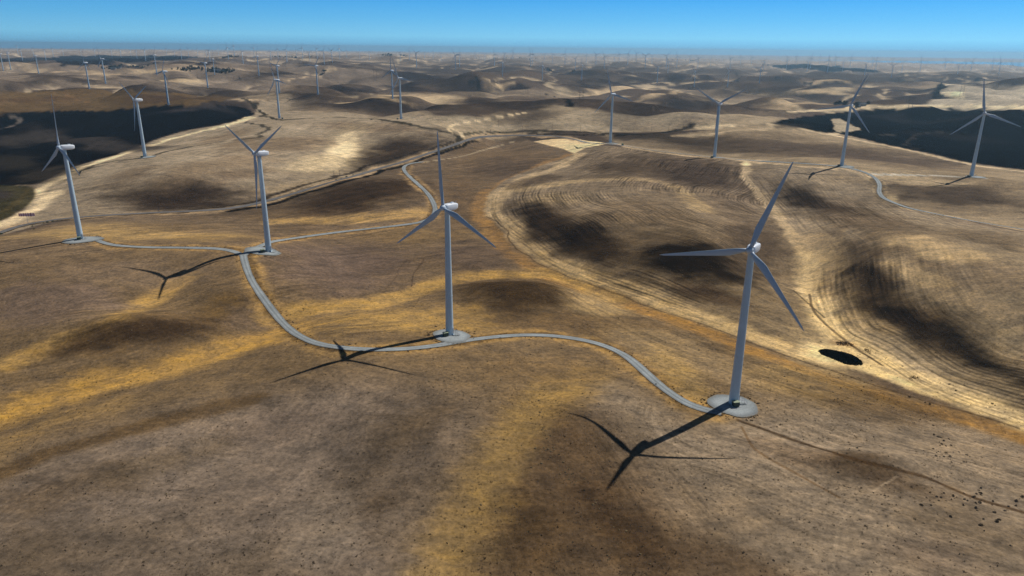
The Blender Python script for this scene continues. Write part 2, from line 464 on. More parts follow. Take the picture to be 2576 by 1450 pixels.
# ------------------------------------------------------------------ soil colours of the ground with some slope shade put in, laid out on the ground in metres
X = GX.ravel(); Y = GY.ravel(); RG = np.hypot(X, Y)
_wn = np.clip(0.012 * RG, 2, 30)
WX = X + _wn * fbm(X, Y, 45, 3, 101); WY = Y + _wn * fbm(X, Y, 45, 3, 131)
SOIL = np.empty((len(X), 3))
_n1 = fbm(X, Y, 330, 4, 201); _n2 = fbm(X, Y, 1300, 2, 231)
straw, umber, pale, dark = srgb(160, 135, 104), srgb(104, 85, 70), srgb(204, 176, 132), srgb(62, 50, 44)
# dark stubble and flank shade put into the hill bodies' colour, pale straw down the draws
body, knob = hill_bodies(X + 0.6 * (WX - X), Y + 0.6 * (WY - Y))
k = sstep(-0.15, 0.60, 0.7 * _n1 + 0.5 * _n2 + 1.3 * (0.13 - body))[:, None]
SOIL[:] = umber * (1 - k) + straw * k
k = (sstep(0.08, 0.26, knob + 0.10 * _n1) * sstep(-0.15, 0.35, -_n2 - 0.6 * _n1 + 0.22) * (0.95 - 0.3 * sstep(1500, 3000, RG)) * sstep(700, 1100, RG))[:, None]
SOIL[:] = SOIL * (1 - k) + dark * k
k = ((1 - sstep(0.02, 0.13, knob)) * sstep(-0.3, 0.3, _n1 + 0.2) * 0.6)[:, None]
SOIL[:] = SOIL * (1 - k) + pale * k
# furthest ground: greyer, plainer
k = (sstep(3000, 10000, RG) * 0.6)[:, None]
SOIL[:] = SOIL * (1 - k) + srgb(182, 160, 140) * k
FUR = np.zeros(len(X)); FAMP = np.zeros(len(X))


def grain(m, w, s):
    """break a soft edge up into tufts instead of an even fade"""
    lam = float(np.clip(0.02 * RG[m].mean(), 4, 60))
    g = fbm(X[m] * 0.4, Y[m], lam, 4, 313, 0.65)
    q = np.clip(w / max(s, 1e-3), 0, 1)
    return s * np.clip(q + 1.1 * g * q * (1 - q) * 2, 0, 1)


def blend(mask_idx, w, color):
    SOIL[mask_idx] = SOIL[mask_idx] * (1 - w[:, None]) + np.asarray(color)[None, :] * w[:, None]


def blob(cx, cy, rx, ry, color, s=0.8, ang=0.0, soft=0.6):  # soil patch; dark ones on slopes also carry flank shade in their colour
    if s >= 0.85 and soft < 0.9 and rx > 50:      # wide brown halo: slope shading put into the soil colour
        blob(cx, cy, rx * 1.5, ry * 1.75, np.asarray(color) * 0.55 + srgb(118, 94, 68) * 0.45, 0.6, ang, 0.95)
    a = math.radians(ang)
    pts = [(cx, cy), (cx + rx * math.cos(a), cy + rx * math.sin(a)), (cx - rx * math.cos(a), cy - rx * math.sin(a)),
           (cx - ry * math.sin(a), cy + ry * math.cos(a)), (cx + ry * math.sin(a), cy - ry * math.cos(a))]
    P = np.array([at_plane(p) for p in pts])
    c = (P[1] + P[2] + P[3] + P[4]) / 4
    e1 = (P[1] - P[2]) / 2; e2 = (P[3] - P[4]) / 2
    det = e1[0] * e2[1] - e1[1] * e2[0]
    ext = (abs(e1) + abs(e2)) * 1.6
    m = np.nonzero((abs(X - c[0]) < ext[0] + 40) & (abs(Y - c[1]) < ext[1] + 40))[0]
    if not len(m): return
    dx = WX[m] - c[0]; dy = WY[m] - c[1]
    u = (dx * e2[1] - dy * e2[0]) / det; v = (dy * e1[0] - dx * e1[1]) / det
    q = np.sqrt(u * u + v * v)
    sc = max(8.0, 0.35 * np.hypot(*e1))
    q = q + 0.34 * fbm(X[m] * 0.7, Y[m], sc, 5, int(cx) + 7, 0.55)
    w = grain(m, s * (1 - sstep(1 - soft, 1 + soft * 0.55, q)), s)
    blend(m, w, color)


def at_plane(p):
    """ground point, with the height taken smoothly (no jump across a crest)"""
    return ground(p[0], p[1])[0][:2]


def poly_dist(pts, x, y):
    """distance to a polyline, index along it and side"""
    best = np.full(len(x), 1e12); side = np.zeros(len(x)); along = np.zeros(len(x)); acc = 0.0
    for i in range(len(pts) - 1):
        a = pts[i]; b = pts[i + 1]; e = b - a; L2 = e @ e
        if L2 < 1e-9: continue
        t = np.clip(((x - a[0]) * e[0] + (y - a[1]) * e[1]) / L2, 0, 1)
        dx = x - a[0] - t * e[0]; dy = y - a[1] - t * e[1]
        d = dx * dx + dy * dy
        k = d < best
        best[k] = d[k]; along[k] = i + t[k]
        side[k] = np.sign(e[0] * dy[k] - e[1] * dx[k])
    return np.sqrt(best), along, side


def smooth_line(P, n=6):
    P = np.asarray(P, float); out = []
    Q = np.vstack([2 * P[0] - P[1], P, 2 * P[-1] - P[-2]])
    for i in range(1, len(Q) - 2):
        for t in np.arange(n) / n:
            out.append(0.5 * (2 * Q[i] + (Q[i + 1] - Q[i - 1]) * t + (2 * Q[i - 1] - 5 * Q[i] + 4 * Q[i + 1] - Q[i + 2]) * t * t + (3 * Q[i] - Q[i - 1] - 3 * Q[i + 1] + Q[i + 2]) * t ** 3))
    out.append(P[-1])
    return np.array(out)


def line_pts(pix, n=6):
    s = smooth_line(pix, n)
    return ground(s[:, 0], s[:, 1])[:, :2]


def band(pix, width, color, s=0.8, soft=0.6, rough=0.25, n=4):
    P = line_pts(pix, n)
    lo = P.min(0) - width * 1.5 - 10; hi = P.max(0) + width * 1.5 + 10
    m = np.nonzero((X > lo[0]) & (X < hi[0]) & (Y > lo[1]) & (Y < hi[1]))[0]
    if not len(m): return
    d, al, sd = poly_dist(P, WX[m] if rough > 0.1 else X[m], WY[m] if rough > 0.1 else Y[m])
    q = d / (width / 2)
    k = q < 3
    m = m[k]; q = q[k]
    q = q + rough * fbm(X[m], Y[m], max(4, width * 0.6), 3, int(pix[0][0]) + 3)
    w_ = s * (1 - sstep(1 - soft, 1 + soft, q))
    blend(m, grain(m, w_, s) if (width > 6 and rough > 0.2) else w_, color)


def poly(pix, color, s=1.0, edge=4.0, n=3, warp=True, fur=None):
    sm = smooth_line(list(pix) + [pix[0]], n) if n > 1 else np.array(list(pix) + [pix[0]], float)
    P = ground(sm[:, 0], sm[:, 1])[:, :2]
    lo = P.min(0) - edge * 2; hi = P.max(0) + edge * 2
    m = np.nonzero((X > lo[0]) & (X < hi[0]) & (Y > lo[1]) & (Y < hi[1]))[0]
    if not len(m): return m, None
    wf = min(1.0, edge / 12.0) if warp else 0
    x = X[m] + (WX[m] - X[m]) * wf; y = Y[m] + (WY[m] - Y[m]) * wf
    ins = np.zeros(len(m), bool)
    for i in range(len(P) - 1):
        (x1, y1), (x2, y2) = P[i], P[i + 1]
        if y1 == y2: continue
        c = ((y1 > y) != (y2 > y)) & (x < (x2 - x1) * (y - y1) / (y2 - y1) + x1)
        ins ^= c
    d, _, _ = poly_dist(P, x, y)
    w = s * sstep(-edge, edge, np.where(ins, d, -d))
    if color is not None:
        k = w > 0.002
        blend(m[k], w[k], color)
    return m, w


C = srgb
exec_features = True
# --- front range
poly([(-300, 650), (0, 598), (200, 549), (480, 534), (600, 526), (800, 470), (1000, 412), (1180, 351), (1300, 345), (1345, 357), (1420, 377), (1446, 388), (1400, 405), (1300, 440), (1238, 480), (1228, 540), (1290, 610), (1400, 680), (1560, 740),
      (1700, 790), (1870, 855), (2060, 920), (2300, 1000), (2576, 1082), (2900, 1180), (2900, 1500), (-300, 1500)], C(122, 99, 74), 1.0, 3.0, 2)
poly([(-300, 1300), (0, 1190), (150, 1125), (500, 1030), (800, 965), (950, 962), (1100, 1000), (1180, 1070), (1120, 1200), (1050, 1350), (1030, 1500), (-300, 1500)], C(124, 107, 95), 0.92, 24, 2)
poly([(1500, 925), (1750, 1062), (2000, 1015), (2300, 1050), (2576, 1110), (2900, 1200), (2900, 1500), (1500, 1500), (1320, 1250), (1390, 1050)], C(136, 117, 99), 0.9, 16, 2)
poly([(1335, 1010), (1420, 1000), (1560, 1075), (1640, 1200), (1750, 1320), (1920, 1500), (1330, 1500), (1210, 1440), (1190, 1350), (1240, 1200), (1290, 1080)], C(92, 69, 47), 0.8, 20, 2)
band([(1480, 940), (1380, 985), (1300, 1070), (1235, 1180), (1190, 1280), (1130, 1400), (1100, 1470)], 19, C(146, 116, 72), 0.72, 0.9)
blob(1430, 985, 120, 50, C(156, 122, 72), 0.6, -20, 0.95)
band([(-200, 1110), (0, 1042), (150, 992), (300, 955), (450, 918), (600, 872), (700, 848), (745, 832)], 27, C(174, 133, 72), 0.92)
band([(-100, 1190), (0, 1130), (120, 1070), (260, 1030)], 20, C(160, 126, 80), 0.45, 0.9)
band([(20, 915), (150, 862), (260, 820), (350, 775), (420, 737), (460, 705)], 15, C(168, 131, 76), 0.85)
band([(-50, 1210), (150, 1133), (300, 1088), (480, 1042), (640, 1005)], 11, C(100, 76, 48), 0.7)
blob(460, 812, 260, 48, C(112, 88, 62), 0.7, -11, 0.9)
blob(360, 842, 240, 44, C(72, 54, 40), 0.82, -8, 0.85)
blob(180, 880, 120, 22, C(96, 74, 52), 0.6, -12, 0.9)
blob(130, 765, 190, 55, C(128, 106, 92), 0.75, -3)
blob(300, 690, 200, 35, C(136, 112, 90), 0.6, 0)
blob(560, 770, 75, 36, C(112, 86, 52), 0.6, -15)
blob(640, 800, 70, 40, C(120, 98, 80), 0.6, 0)
blob(300, 590, 300, 26, C(172, 136, 80), 0.7)
blob(460, 572, 190, 11, C(128, 102, 70), 0.6)
blob(840, 520, 230, 20, C(134, 104, 62), 0.5, -8)
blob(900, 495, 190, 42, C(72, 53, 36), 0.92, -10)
band([(690, 560), (800, 554), (950, 548), (1060, 536)], 22, C(168, 131, 76), 0.9)
band([(700, 505), (900, 438), (1100, 374), (1195, 352)], 14, C(168, 131, 76), 0.7)
blob(1250, 408, 170, 55, C(122, 95, 64), 0.8)
blob(1290, 425, 120, 32, C(96, 77, 62), 0.7)
blob(1150, 500, 60, 60, C(112, 86, 58), 0.6)
band([(1444, 388), (1300, 446), (1224, 492), (1208, 545), (1270, 622), (1385, 697), (1545, 755), (1695, 806), (1862, 873), (2050, 942), (2300, 1024), (2576, 1104), (2800, 1170)], 15, C(154, 113, 62), 0.85)
blob(860, 670, 190, 62, C(112, 92, 80), 0.85)
blob(1190, 650, 140, 48, C(98, 80, 68), 0.75, 5)
blob(1000, 590, 200, 22, C(138, 108, 68), 0.6)
band([(690, 800), (800, 775), (950, 765), (1060, 732), (1160, 702), (1280, 690), (1400, 694), (1560, 752)], 17, C(168, 131, 76), 0.9)
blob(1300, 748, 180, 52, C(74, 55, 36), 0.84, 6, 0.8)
blob(1500, 760, 100, 32, C(160, 132, 94), 0.7, 20)
blob(1030, 808, 220, 38, C(170, 132, 74), 0.65)
blob(1450, 815, 260, 32, C(118, 92, 64), 0.6, 3)
blob(1700, 880, 200, 40, C(150, 124, 92), 0.6, 22)
blob(2060, 968, 220, 40, C(146, 118, 78), 0.6, 14)
blob(2200, 1012, 210, 40, C(110, 86, 60), 0.6, 13)
blob(2190, 1188, 210, 48, C(82, 63, 46), 0.8, 14, 0.9)
blob(1710, 950, 120, 46, C(168, 134, 82), 0.6, 38)
blob(1400, 930, 250, 40, C(134, 106, 74), 0.6, 0)
blob(960, 1150, 190, 120, C(88, 72, 56), 0.62, -52, 0.95)
blob(1060, 1060, 120, 40, C(98, 78, 56), 0.5, -20, 0.95)
blob(830, 1290, 120, 60, C(96, 79, 62), 0.5, -55, 0.95)
blob(120, 1250, 260, 60, C(98, 78, 58), 0.6, -18, 0.95)
blob(400, 1160, 260, 40, C(100, 82, 62), 0.55, -16, 0.95)
blob(640, 1400, 260, 60, C(100, 84, 68), 0.5, -10, 0.95)
blob(60, 1400, 160, 90, C(92, 76, 60), 0.6, -20, 0.95)
blob(960, 1262, 80, 34, C(84, 66, 48), 0.5, -30, 0.95)
blob(700, 1075, 150, 50, C(120, 101, 88), 0.5, -12)
blob(520, 1290, 160, 60, C(108, 92, 80), 0.6)
blob(250, 1380, 300, 70, C(104, 88, 74), 0.6, -10)
blob(820, 1330, 110, 110, C(140, 122, 108), 0.5, -60)
blob(2350, 1400, 160, 55, C(112, 94, 80), 0.6, 10)
blob(1800, 1290, 150, 60, C(146, 122, 98), 0.5, 10)
blob(1560, 1330, 200, 60, C(70, 51, 35), 0.6, 40, 0.95)
blob(1330, 1320, 90, 110, C(80, 60, 38), 0.55, -70, 0.95)
blob(1880, 1420, 220, 40, C(92, 72, 54), 0.6, 20, 0.95)
blob(2450, 1330, 200, 60, C(104, 86, 68), 0.55, 15, 0.95)
blob(2450, 1120, 150, 40, C(156, 132, 108), 0.6, 14)
blob(1980, 1130, 110, 30, C(128, 104, 82), 0.5, 10)
# vehicle ruts and an old ditch line across the near slope on the right
band([(1862, 1060), (1960, 1092), (2060, 1127), (2150, 1152), (2260, 1180), (2330, 1200), (2420, 1240), (2500, 1266), (2600, 1298)], 1.7, C(78, 56, 36), 0.8, 0.5, 0.15)
band([(1866, 1075), (1890, 1120), (1920, 1142), (1990, 1180), (2060, 1220), (2110, 1247)], 1.1, C(110, 80, 48), 0.6, 0.5, 0.15)
band([(2250, 1195), (2190, 1240), (2130, 1300), (2110, 1380), (2100, 1450)], 0.9, C(160, 138, 116), 0.4, 0.5, 0.2)
band([(1060, 652), (1048, 690), (1040, 720)], 1.0, C(80, 62, 50), 0.6, 0.5, 0.15)
band([(1012, 655), (1004, 690), (980, 720)], 0.9, C(80, 62, 50), 0.4, 0.5, 0.15)
# --- straw hill beyond the valley road
poly([(91, 466), (115, 455), (180, 423), (270, 396), (350, 368), (450, 333), (540, 317), (600, 303), (640, 290), (660, 255), (800, 250), (1000, 284), (1180, 330), (1175, 350), (1000, 406), (800, 466), (600, 522), (480, 530), (200, 545), (0, 592), (-300, 650), (-300, 600), (0, 557), (68, 522), (95, 492)], C(152, 130, 102), 1.0, 3.0, 2)
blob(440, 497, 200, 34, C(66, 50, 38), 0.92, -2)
blob(330, 442, 90, 20, C(122, 99, 74), 0.7, -15)
blob(560, 420, 150, 24, C(140, 112, 80), 0.6, -10)
blob(620, 440, 90, 16, C(118, 92, 66), 0.6, -8)
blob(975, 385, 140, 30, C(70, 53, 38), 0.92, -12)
blob(720, 365, 150, 22, C(124, 97, 68), 0.6, -6)
blob(600, 360, 60, 12, C(120, 94, 66), 0.6, -12)
blob(930, 322, 150, 13, C(120, 94, 68), 0.6, 3)
blob(560, 345, 80, 10, C(128, 100, 70), 0.5, -14)
blob(865, 378, 60, 30, C(212, 182, 132), 0.85, -38)
blob(800, 412, 100, 20, C(196, 166, 118), 0.7, -8)
blob(740, 470, 100, 14, C(168, 138, 96), 0.5, -10)
band([(60, 520), (100, 480), (180, 434), (300, 391), (450, 344), (570, 316), (636, 295)], 15, C(218, 186, 134), 0.9)
band([(0, 572), (60, 545), (110, 515), (140, 485)], 16, C(212, 180, 130), 0.75)
blob(900, 275, 160, 12, C(150, 122, 88), 0.5)
# --- pale rolling ground in the centre
poly([(1000, 286), (1060, 286), (1180, 300), (1300, 276), (1400, 269), (1600, 286), (1900, 291), (1960, 308), (1840, 322), (1700, 330), (1500, 334), (1200, 343), (1160, 335)], C(172, 147, 112), 0.9, 6, 2)
for cx_, cy_, rx_, ry_ in [(1060, 272, 130, 7), (1240, 263, 110, 10), (1560, 272, 120, 7), (1700, 278, 130, 7), (1850, 276, 110, 8), (860, 268, 110, 6)]:
    blob(cx_, cy_, rx_, ry_, C(66, 52, 44), 0.9, 0, 0.8)
blob(1780, 300, 90, 9, C(110, 92, 76), 0.6)
blob(1620, 312, 120, 8, C(130, 106, 82), 0.5)
blob(1380, 320, 200, 10, C(178, 156, 124), 0.6, 2, 0.9)
blob(1150, 300, 130, 8, C(176, 154, 120), 0.6, 0, 0.9)
blob(1640, 300, 220, 9, C(178, 156, 124), 0.6, 0, 0.9)
# --- ploughed fields on the right
FIELD_A = [(1446, 388), (1480, 372), (1545, 368), (1650, 384), (1800, 400), (1885, 412), (1875, 440), (1905, 480), (1965, 552), (2032, 640), (2036, 740), (2068, 840), (2060, 915), (1870, 850), (1700, 788), (1560, 738), (1400, 678), (1290, 608), (1228, 540), (1238, 480), (1300, 440), (1400, 405)]
FIELD_B = [(1885, 412), (2115, 426), (2190, 440), (2210, 490), (2300, 530), (2430, 556), (2576, 585), (2900, 640), (2900, 1180), (2576, 1080), (2330, 988), (2180, 902), (2070, 842), (2038, 740), (2034, 640), (1967, 552), (1907, 480), (1877, 440)]
mA, wA = poly(FIELD_A, C(136, 114, 88), 1.0, 2.0, 2)
mB, wB = poly(FIELD_B, C(146, 124, 97), 1.0, 2.0, 2)
band([(1470, 385), (1410, 418), (1310, 455), (1255, 492), (1250, 540), (1312, 605), (1415, 668), (1570, 725), (1710, 775), (1870, 838), (2050, 900)], 15, C(186, 154, 108), 0.85)
band([(1290, 480), (1440, 456), (1600, 450), (1700, 472), (1770, 530)], 18, C(182, 150, 102), 0.75)
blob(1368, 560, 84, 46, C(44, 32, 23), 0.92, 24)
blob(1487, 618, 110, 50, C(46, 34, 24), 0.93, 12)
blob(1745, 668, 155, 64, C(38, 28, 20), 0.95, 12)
blob(1590, 418, 130, 26, C(86, 68, 50), 0.86, -4)
blob(1340, 457, 80, 14, C(90, 70, 52), 0.7, -8)
blob(1760, 440, 130, 36, C(82, 65, 52), 0.88, 8)
blob(1850, 520, 60, 60, C(112, 92, 72), 0.6, 30)
blob(1900, 620, 90, 75, C(92, 75, 60), 0.8)
blob(2480, 560, 130, 14, C(120, 98, 78), 0.5, 10)
blob(2150, 640, 110, 40, C(96, 77, 60), 0.7, 25)
blob(1800, 748, 120, 22, C(82, 62, 46), 0.7, 15)
blob(1620, 540, 120, 40, C(112, 90, 66), 0.5, 10)
blob(1400, 500, 90, 16, C(160, 132, 92), 0.5)
band([(1870, 420), (1890, 470), (1960, 552), (2022, 640)], 10, C(184, 154, 112), 0.7)
band([(2036, 640), (2046, 740), (2080, 822), (2180, 892), (2330, 965), (2576, 1060), (2800, 1140)], 17, C(202, 170, 122), 0.9)
band([(2040, 600), (2090, 660), (2120, 740), (2200, 820)], 22, C(172, 142, 102), 0.6)
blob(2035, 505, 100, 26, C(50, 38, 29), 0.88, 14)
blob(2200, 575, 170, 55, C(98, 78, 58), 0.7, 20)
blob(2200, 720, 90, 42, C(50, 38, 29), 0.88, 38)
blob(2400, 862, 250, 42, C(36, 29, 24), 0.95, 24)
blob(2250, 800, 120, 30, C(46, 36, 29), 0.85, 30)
blob(2480, 700, 170, 50, C(130, 108, 86), 0.6, 14)
blob(2350, 625, 140, 26, C(190, 158, 114), 0.7, 12)
blob(2480, 600, 140, 20, C(110, 90, 68), 0.6, 10)
blob(2300, 690, 90, 26, C(176, 146, 106), 0.6, 20)
blob(2460, 780, 170, 26, C(158, 132, 102), 0.6, 20)
blob(2110, 450, 90, 14, C(150, 124, 90), 0.5)
blob(2070, 890, 70, 22, C(214, 182, 132), 0.85, 20)
blob(2230, 950, 120, 12, C(212, 180, 128), 0.8, 20)
blob(2120, 865, 40, 8, C(150, 110, 74), 0.5, 10)
band([(2036, 740), (2052, 790), (2130, 860), (2220, 920)], 1.6, C(96, 76, 56), 0.8, 0.5, 0.1)
band([(1228, 545), (1290, 612), (1400, 683), (1560, 742), (1700, 793), (1870, 856), (2060, 922), (2300, 1003), (2576, 1084)], 1.3, C(90, 68, 46), 0.7, 0.5, 0.15)
band([(1995, 730), (2040, 770), (2075, 800)], 1.2, C(80, 62, 48), 0.7, 0.5, 0.1)
# --- hill between the gravel road and the dark field
poly([(1545, 364), (1600, 350), (1700, 338), (1850, 322), (1952, 313), (2072, 336), (2207, 361), (2319, 384), (2444, 412), (2576, 429), (2900, 470), (2900, 640), (2576, 583), (2430, 553), (2300, 527), (2222, 495), (2212, 450), (2120, 423), (1800, 397), (1650, 381)], C(156, 131, 98), 1.0, 3, 2)
blob(1850, 364, 170, 20, C(72, 57, 44), 0.88, 3)
blob(1660, 349, 150, 11, C(72, 57, 42), 0.88, 3)
blob(2060, 378, 170, 16, C(92, 75, 61), 0.85, 6)
blob(2270, 402, 170, 14, C(98, 80, 66), 0.85, 6)
blob(2410, 490, 190, 30, C(84, 68, 54), 0.86, 6)
blob(2330, 455, 140, 8, C(180, 152, 112), 0.6, 4)
band([(1560, 369), (1700, 389), (1900, 407), (2100, 424)], 9, C(196, 164, 118), 0.7)
band([(1930, 312), (2060, 333), (2207, 362), (2319, 386), (2444, 414), (2576, 431), (2700, 445)], 11, C(196, 168, 126), 0.8)
band([(1700, 342), (1850, 330), (1960, 318)], 16, C(182, 154, 114), 0.7)
blob(1870, 412, 18, 5, C(224, 190, 132), 0.9)
blob(2250, 500, 30, 10, C(190, 160, 112), 0.6)
poly([(1342, 357), (1380, 352), (1440, 349), (1480, 355), (1528, 362), (1475, 372), (1447, 386), (1420, 376)], C(220, 184, 126), 0.95, 2.0, 2)
# --- ochre slope and charcoal fields on the left
poly([(-200, 240), (0, 236), (100, 232), (175, 224), (262, 225), (340, 228), (425, 234), (520, 241), (600, 245), (520, 258), (490, 270), (420, 275), (330, 282), (175, 286), (0, 295), (-200, 308)], C(112, 84, 44), 0.95, 4, 2)
blob(440, 246, 110, 7, C(78, 56, 40), 0.8, 2)
blob(80, 252, 120, 6, C(96, 66, 38), 0.6)
blob(250, 246, 100, 4, C(138, 98, 52), 0.6)
mL, wL = poly([(-200, 300), (0, 287), (60, 284), (150, 279), (250, 280), (330, 273), (420, 266), (520, 267), (600, 269), (634, 281), (637, 288), (600, 302), (540, 316), (450, 332), (350, 367), (270, 395), (180, 422), (115, 454), (85, 464), (40, 466), (-200, 468)], C(27, 23, 23), 1.0, 2.5, 2)
blob(250, 358, 190, 16, C(78, 67, 60), 0.8, 6)
blob(60, 350, 120, 18, C(74, 64, 57), 0.8, -5)
blob(120, 438, 110, 20, C(72, 60, 46), 0.75, -10)
blob(30, 410, 80, 22, C(66, 56, 44), 0.7)
blob(500, 281, 120, 5, C(76, 66, 64), 0.75)
blob(330, 375, 110, 6, C(62, 54, 50), 0.6, -5)
blob(330, 330, 110, 9, C(26, 23, 27), 0.8)
blob(130, 315, 110, 7, C(28, 25, 29), 0.8)
band([(0, 325), (30, 318), (50, 306), (46, 298), (26, 292), (48, 288)], 11, C(120, 106, 94), 0.8, 0.5, 0.1, 8)
poly([(-200, 466), (0, 467), (50, 468), (80, 473), (91, 486), (88, 500), (70, 519), (40, 536), (0, 556), (-200, 600)], C(72, 64, 34), 0.95, 2.5, 2)
blob(0, 490, 40, 16, C(70, 58, 54), 0.8)
band([(0, 535), (40, 515), (62, 492), (66, 476)], 7, C(98, 80, 40), 0.6)
# --- charcoal field on the right
mR, wR = poly([(1950, 311), (1977, 302), (2040, 292), (2107, 284), (2180, 277), (2244, 271), (2350, 269), (2457, 271), (2576, 279), (2900, 300), (2900, 470), (2576, 427), (2444, 410), (2319, 382), (2207, 359), (2107, 335), (2072, 334), (1982, 317)], C(19, 18, 21), 1.0, 3, 2)
poly([(2091, 299), (2108, 298), (2129, 306), (2150, 318), (2167, 328), (2107, 333), (2097, 316)], C(170, 148, 116), 0.9, 2.5, 2)
blob(2330, 300, 200, 8, C(56, 50, 52), 0.6, 2)
blob(2400, 345, 140, 10, C(58, 50, 48), 0.5, 5)
blob(2000, 318, 40, 8, C(60, 52, 48), 0.6)
band([(2290, 375), (2300, 350), (2330, 335), (2400, 330)], 8, C(84, 72, 64), 0.5)
blob(2230, 340, 25, 3, C(96, 84, 74), 0.7)
# --- far fields
poly([(-200, 150), (300, 168), (700, 165), (960, 180), (960, 222), (600, 236), (400, 222), (200, 220), (-200, 236)], C(158, 134, 110), 0.5, 40, 2)
poly([(119, 148), (150, 142), (322, 141), (447, 141), (509, 145), (410, 153), (322, 158), (250, 164), (187, 165), (150, 170), (152, 160)], C(34, 34, 40), 0.95, 12, 2)
band([(-50, 151), (40, 151), (120, 150)], 160, C(40, 40, 46), 0.85, 0.4)
blob(525, 162, 48, 4, C(30, 28, 36), 0.95, 0, 0.3)
poly([(1932, 166), (1960, 164), (2007, 162.5), (2094, 167), (2213, 179), (2169, 182), (2057, 177), (2032, 174), (1969, 172)], C(30, 32, 40), 0.95, 12, 2)
poly([(2371, 211), (2479, 213), (2576, 217), (2800, 225), (2800, 268), (2576, 276), (2400, 268), (2280, 268), (2404, 244), (2350, 246)], C(196, 176, 146), 0.65, 14, 2)
blob(2400, 235, 30, 5, C(232, 206, 150), 0.7)
band([(2000, 282), (2150, 272), (2240, 268), (2350, 266), (2500, 268), (2576, 274)], 30, C(214, 186, 140), 0.8)
for cx, cy, rx, ry, s in [(835, 223, 75, 8, .85), (912, 228, 42, 8, .85), (1153, 219, 70, 11, .85), (1100, 197, 85, 7, .8), (1030, 220, 45, 9, .8), (1475, 213, 62, 8, .8), (1303, 220, 24, 5, .8), (1370, 205, 40, 4, .6),
                          (1450, 188, 65, 6, .7), (1673, 258, 100, 10, .8), (1790, 262, 50, 9, .6), (1859, 228, 70, 9, .6), (1704, 197, 28, 6, .7), (1772, 199, 32, 7, .7), (1994, 236, 90, 10, .6), (2118, 210, 55, 6, .6),
                          (1240, 262, 70, 9, .8), (1050, 268, 90, 9, .75), (900, 262, 110, 8, .7), (1340, 262, 60, 9, .7), (740, 240, 80, 8, .6), (700, 190, 70, 5, .7), (1000, 190, 60, 5, .6), (620, 206, 60, 5, .5),
                          (240, 205, 60, 6, .6), (120, 192, 70, 5, .6), (60, 210, 70, 6, .6), (420, 200, 50, 5, .5), (330, 196, 40, 3, .6), (560, 232, 90, 7, .6), (1960, 205, 60, 4, .5), (2300, 205, 100, 6, .6), (2480, 207, 100, 4, .6), (1560, 208, 70, 6, .6), (2330, 225, 70, 6, .5)]:
    blob(cx, cy, rx, ry * 1.4, C(60, 48, 42), min(1.0, s + 0.15), 0, 0.8)  # distant slope shading and darker soil, both put into the colour
for cx, cy, rx, ry in [(270, 188, 36, 3), (140, 180, 90, 3), (400, 176, 80, 3), (780, 176, 120, 4), (930, 250, 90, 4), (1050, 245, 120, 4), (760, 202, 70, 4), (1250, 212, 40, 4), (1700, 240, 90, 4), (1560, 226, 90, 4), (2010, 262, 70, 4), (2080, 205, 60, 4), (2050, 232, 70, 5), (1830, 196, 60, 4), (470, 205, 60, 4), (620, 252, 40, 4)]:
    blob(cx, cy, rx, ry, C(196, 164, 118), 0.7)
# verges: sun-bleached grass and dark scrub along the gravel roads
ROADS = {
    "R1": ([(205, 606), (235, 602), (262, 612), (300, 619), (380, 623), (470, 624), (540, 626), (582, 631), (612, 643)], 4.3),
    "R2": ([(612, 643), (632, 630), (660, 618), (690, 608), (760, 597), (850, 585), (940, 575), (1020, 566), (1062, 559), (1086, 547), (1095, 530), (1090, 510), (1075, 487), (1052, 465), (1030, 445), (1016, 428), (1020, 417), (1040, 411), (1066, 408)], 4.5),
    "R3": ([(612, 643), (618, 668), (630, 700), (651, 735), (680, 775), (705, 805), (730, 830), (760, 850), (800, 866), (860, 876), (940, 881), (1030, 878), (1100, 870), (1170, 858), (1230, 850), (1300, 844), (1370, 844), (1430, 850), (1490, 861), (1540, 878), (1580, 900), (1615, 930), (1650, 962), (1690, 993), (1730, 1018), (1775, 1034), (1815, 1040)], 4.3),
    "R4": ([(1452, 353), (1480, 360), (1530, 363), (1590, 370), (1650, 380), (1720, 388), (1800, 397), (1900, 405), (2000, 411), (2060, 415), (2115, 420), (2150, 427), (2180, 436), (2203, 450), (2213, 467), (2211, 482), (2220, 497), (2247, 510), (2290, 525), (2350, 538), (2420, 552), (2500, 566), (2620, 585)], 4.3),
    "R5": ([(-60, 605), (0, 586), (60, 566), (150, 552), (260, 543), (380, 536), (480, 532), (580, 525), (660, 509), (740, 487), (820, 463), (900, 441), (960, 423), (1020, 406), (1080, 386), (1140, 366), (1190, 349), (1240, 343), (1320, 341), (1400, 344), (1452, 353)], 6.5),
}
for kf in ("R1", "R2", "R3"):
    pl, w = ROADS[kf]
    band(pl, w + 9, C(168, 130, 78), 0.7, 0.6, 0.5)
    band(pl, w + 2.4, C(84, 64, 42), 0.6, 0.5, 0.7)
band(ROADS["R4"][0], 10, C(186, 156, 112), 0.6, 0.6, 0.4)
band(ROADS["R4"][0][13:19], 9.0, C(76, 60, 44), 0.6, 0.4, 0.4)
band(ROADS["R5"][0], 15, C(170, 138, 98), 0.8, 0.5, 0.3)
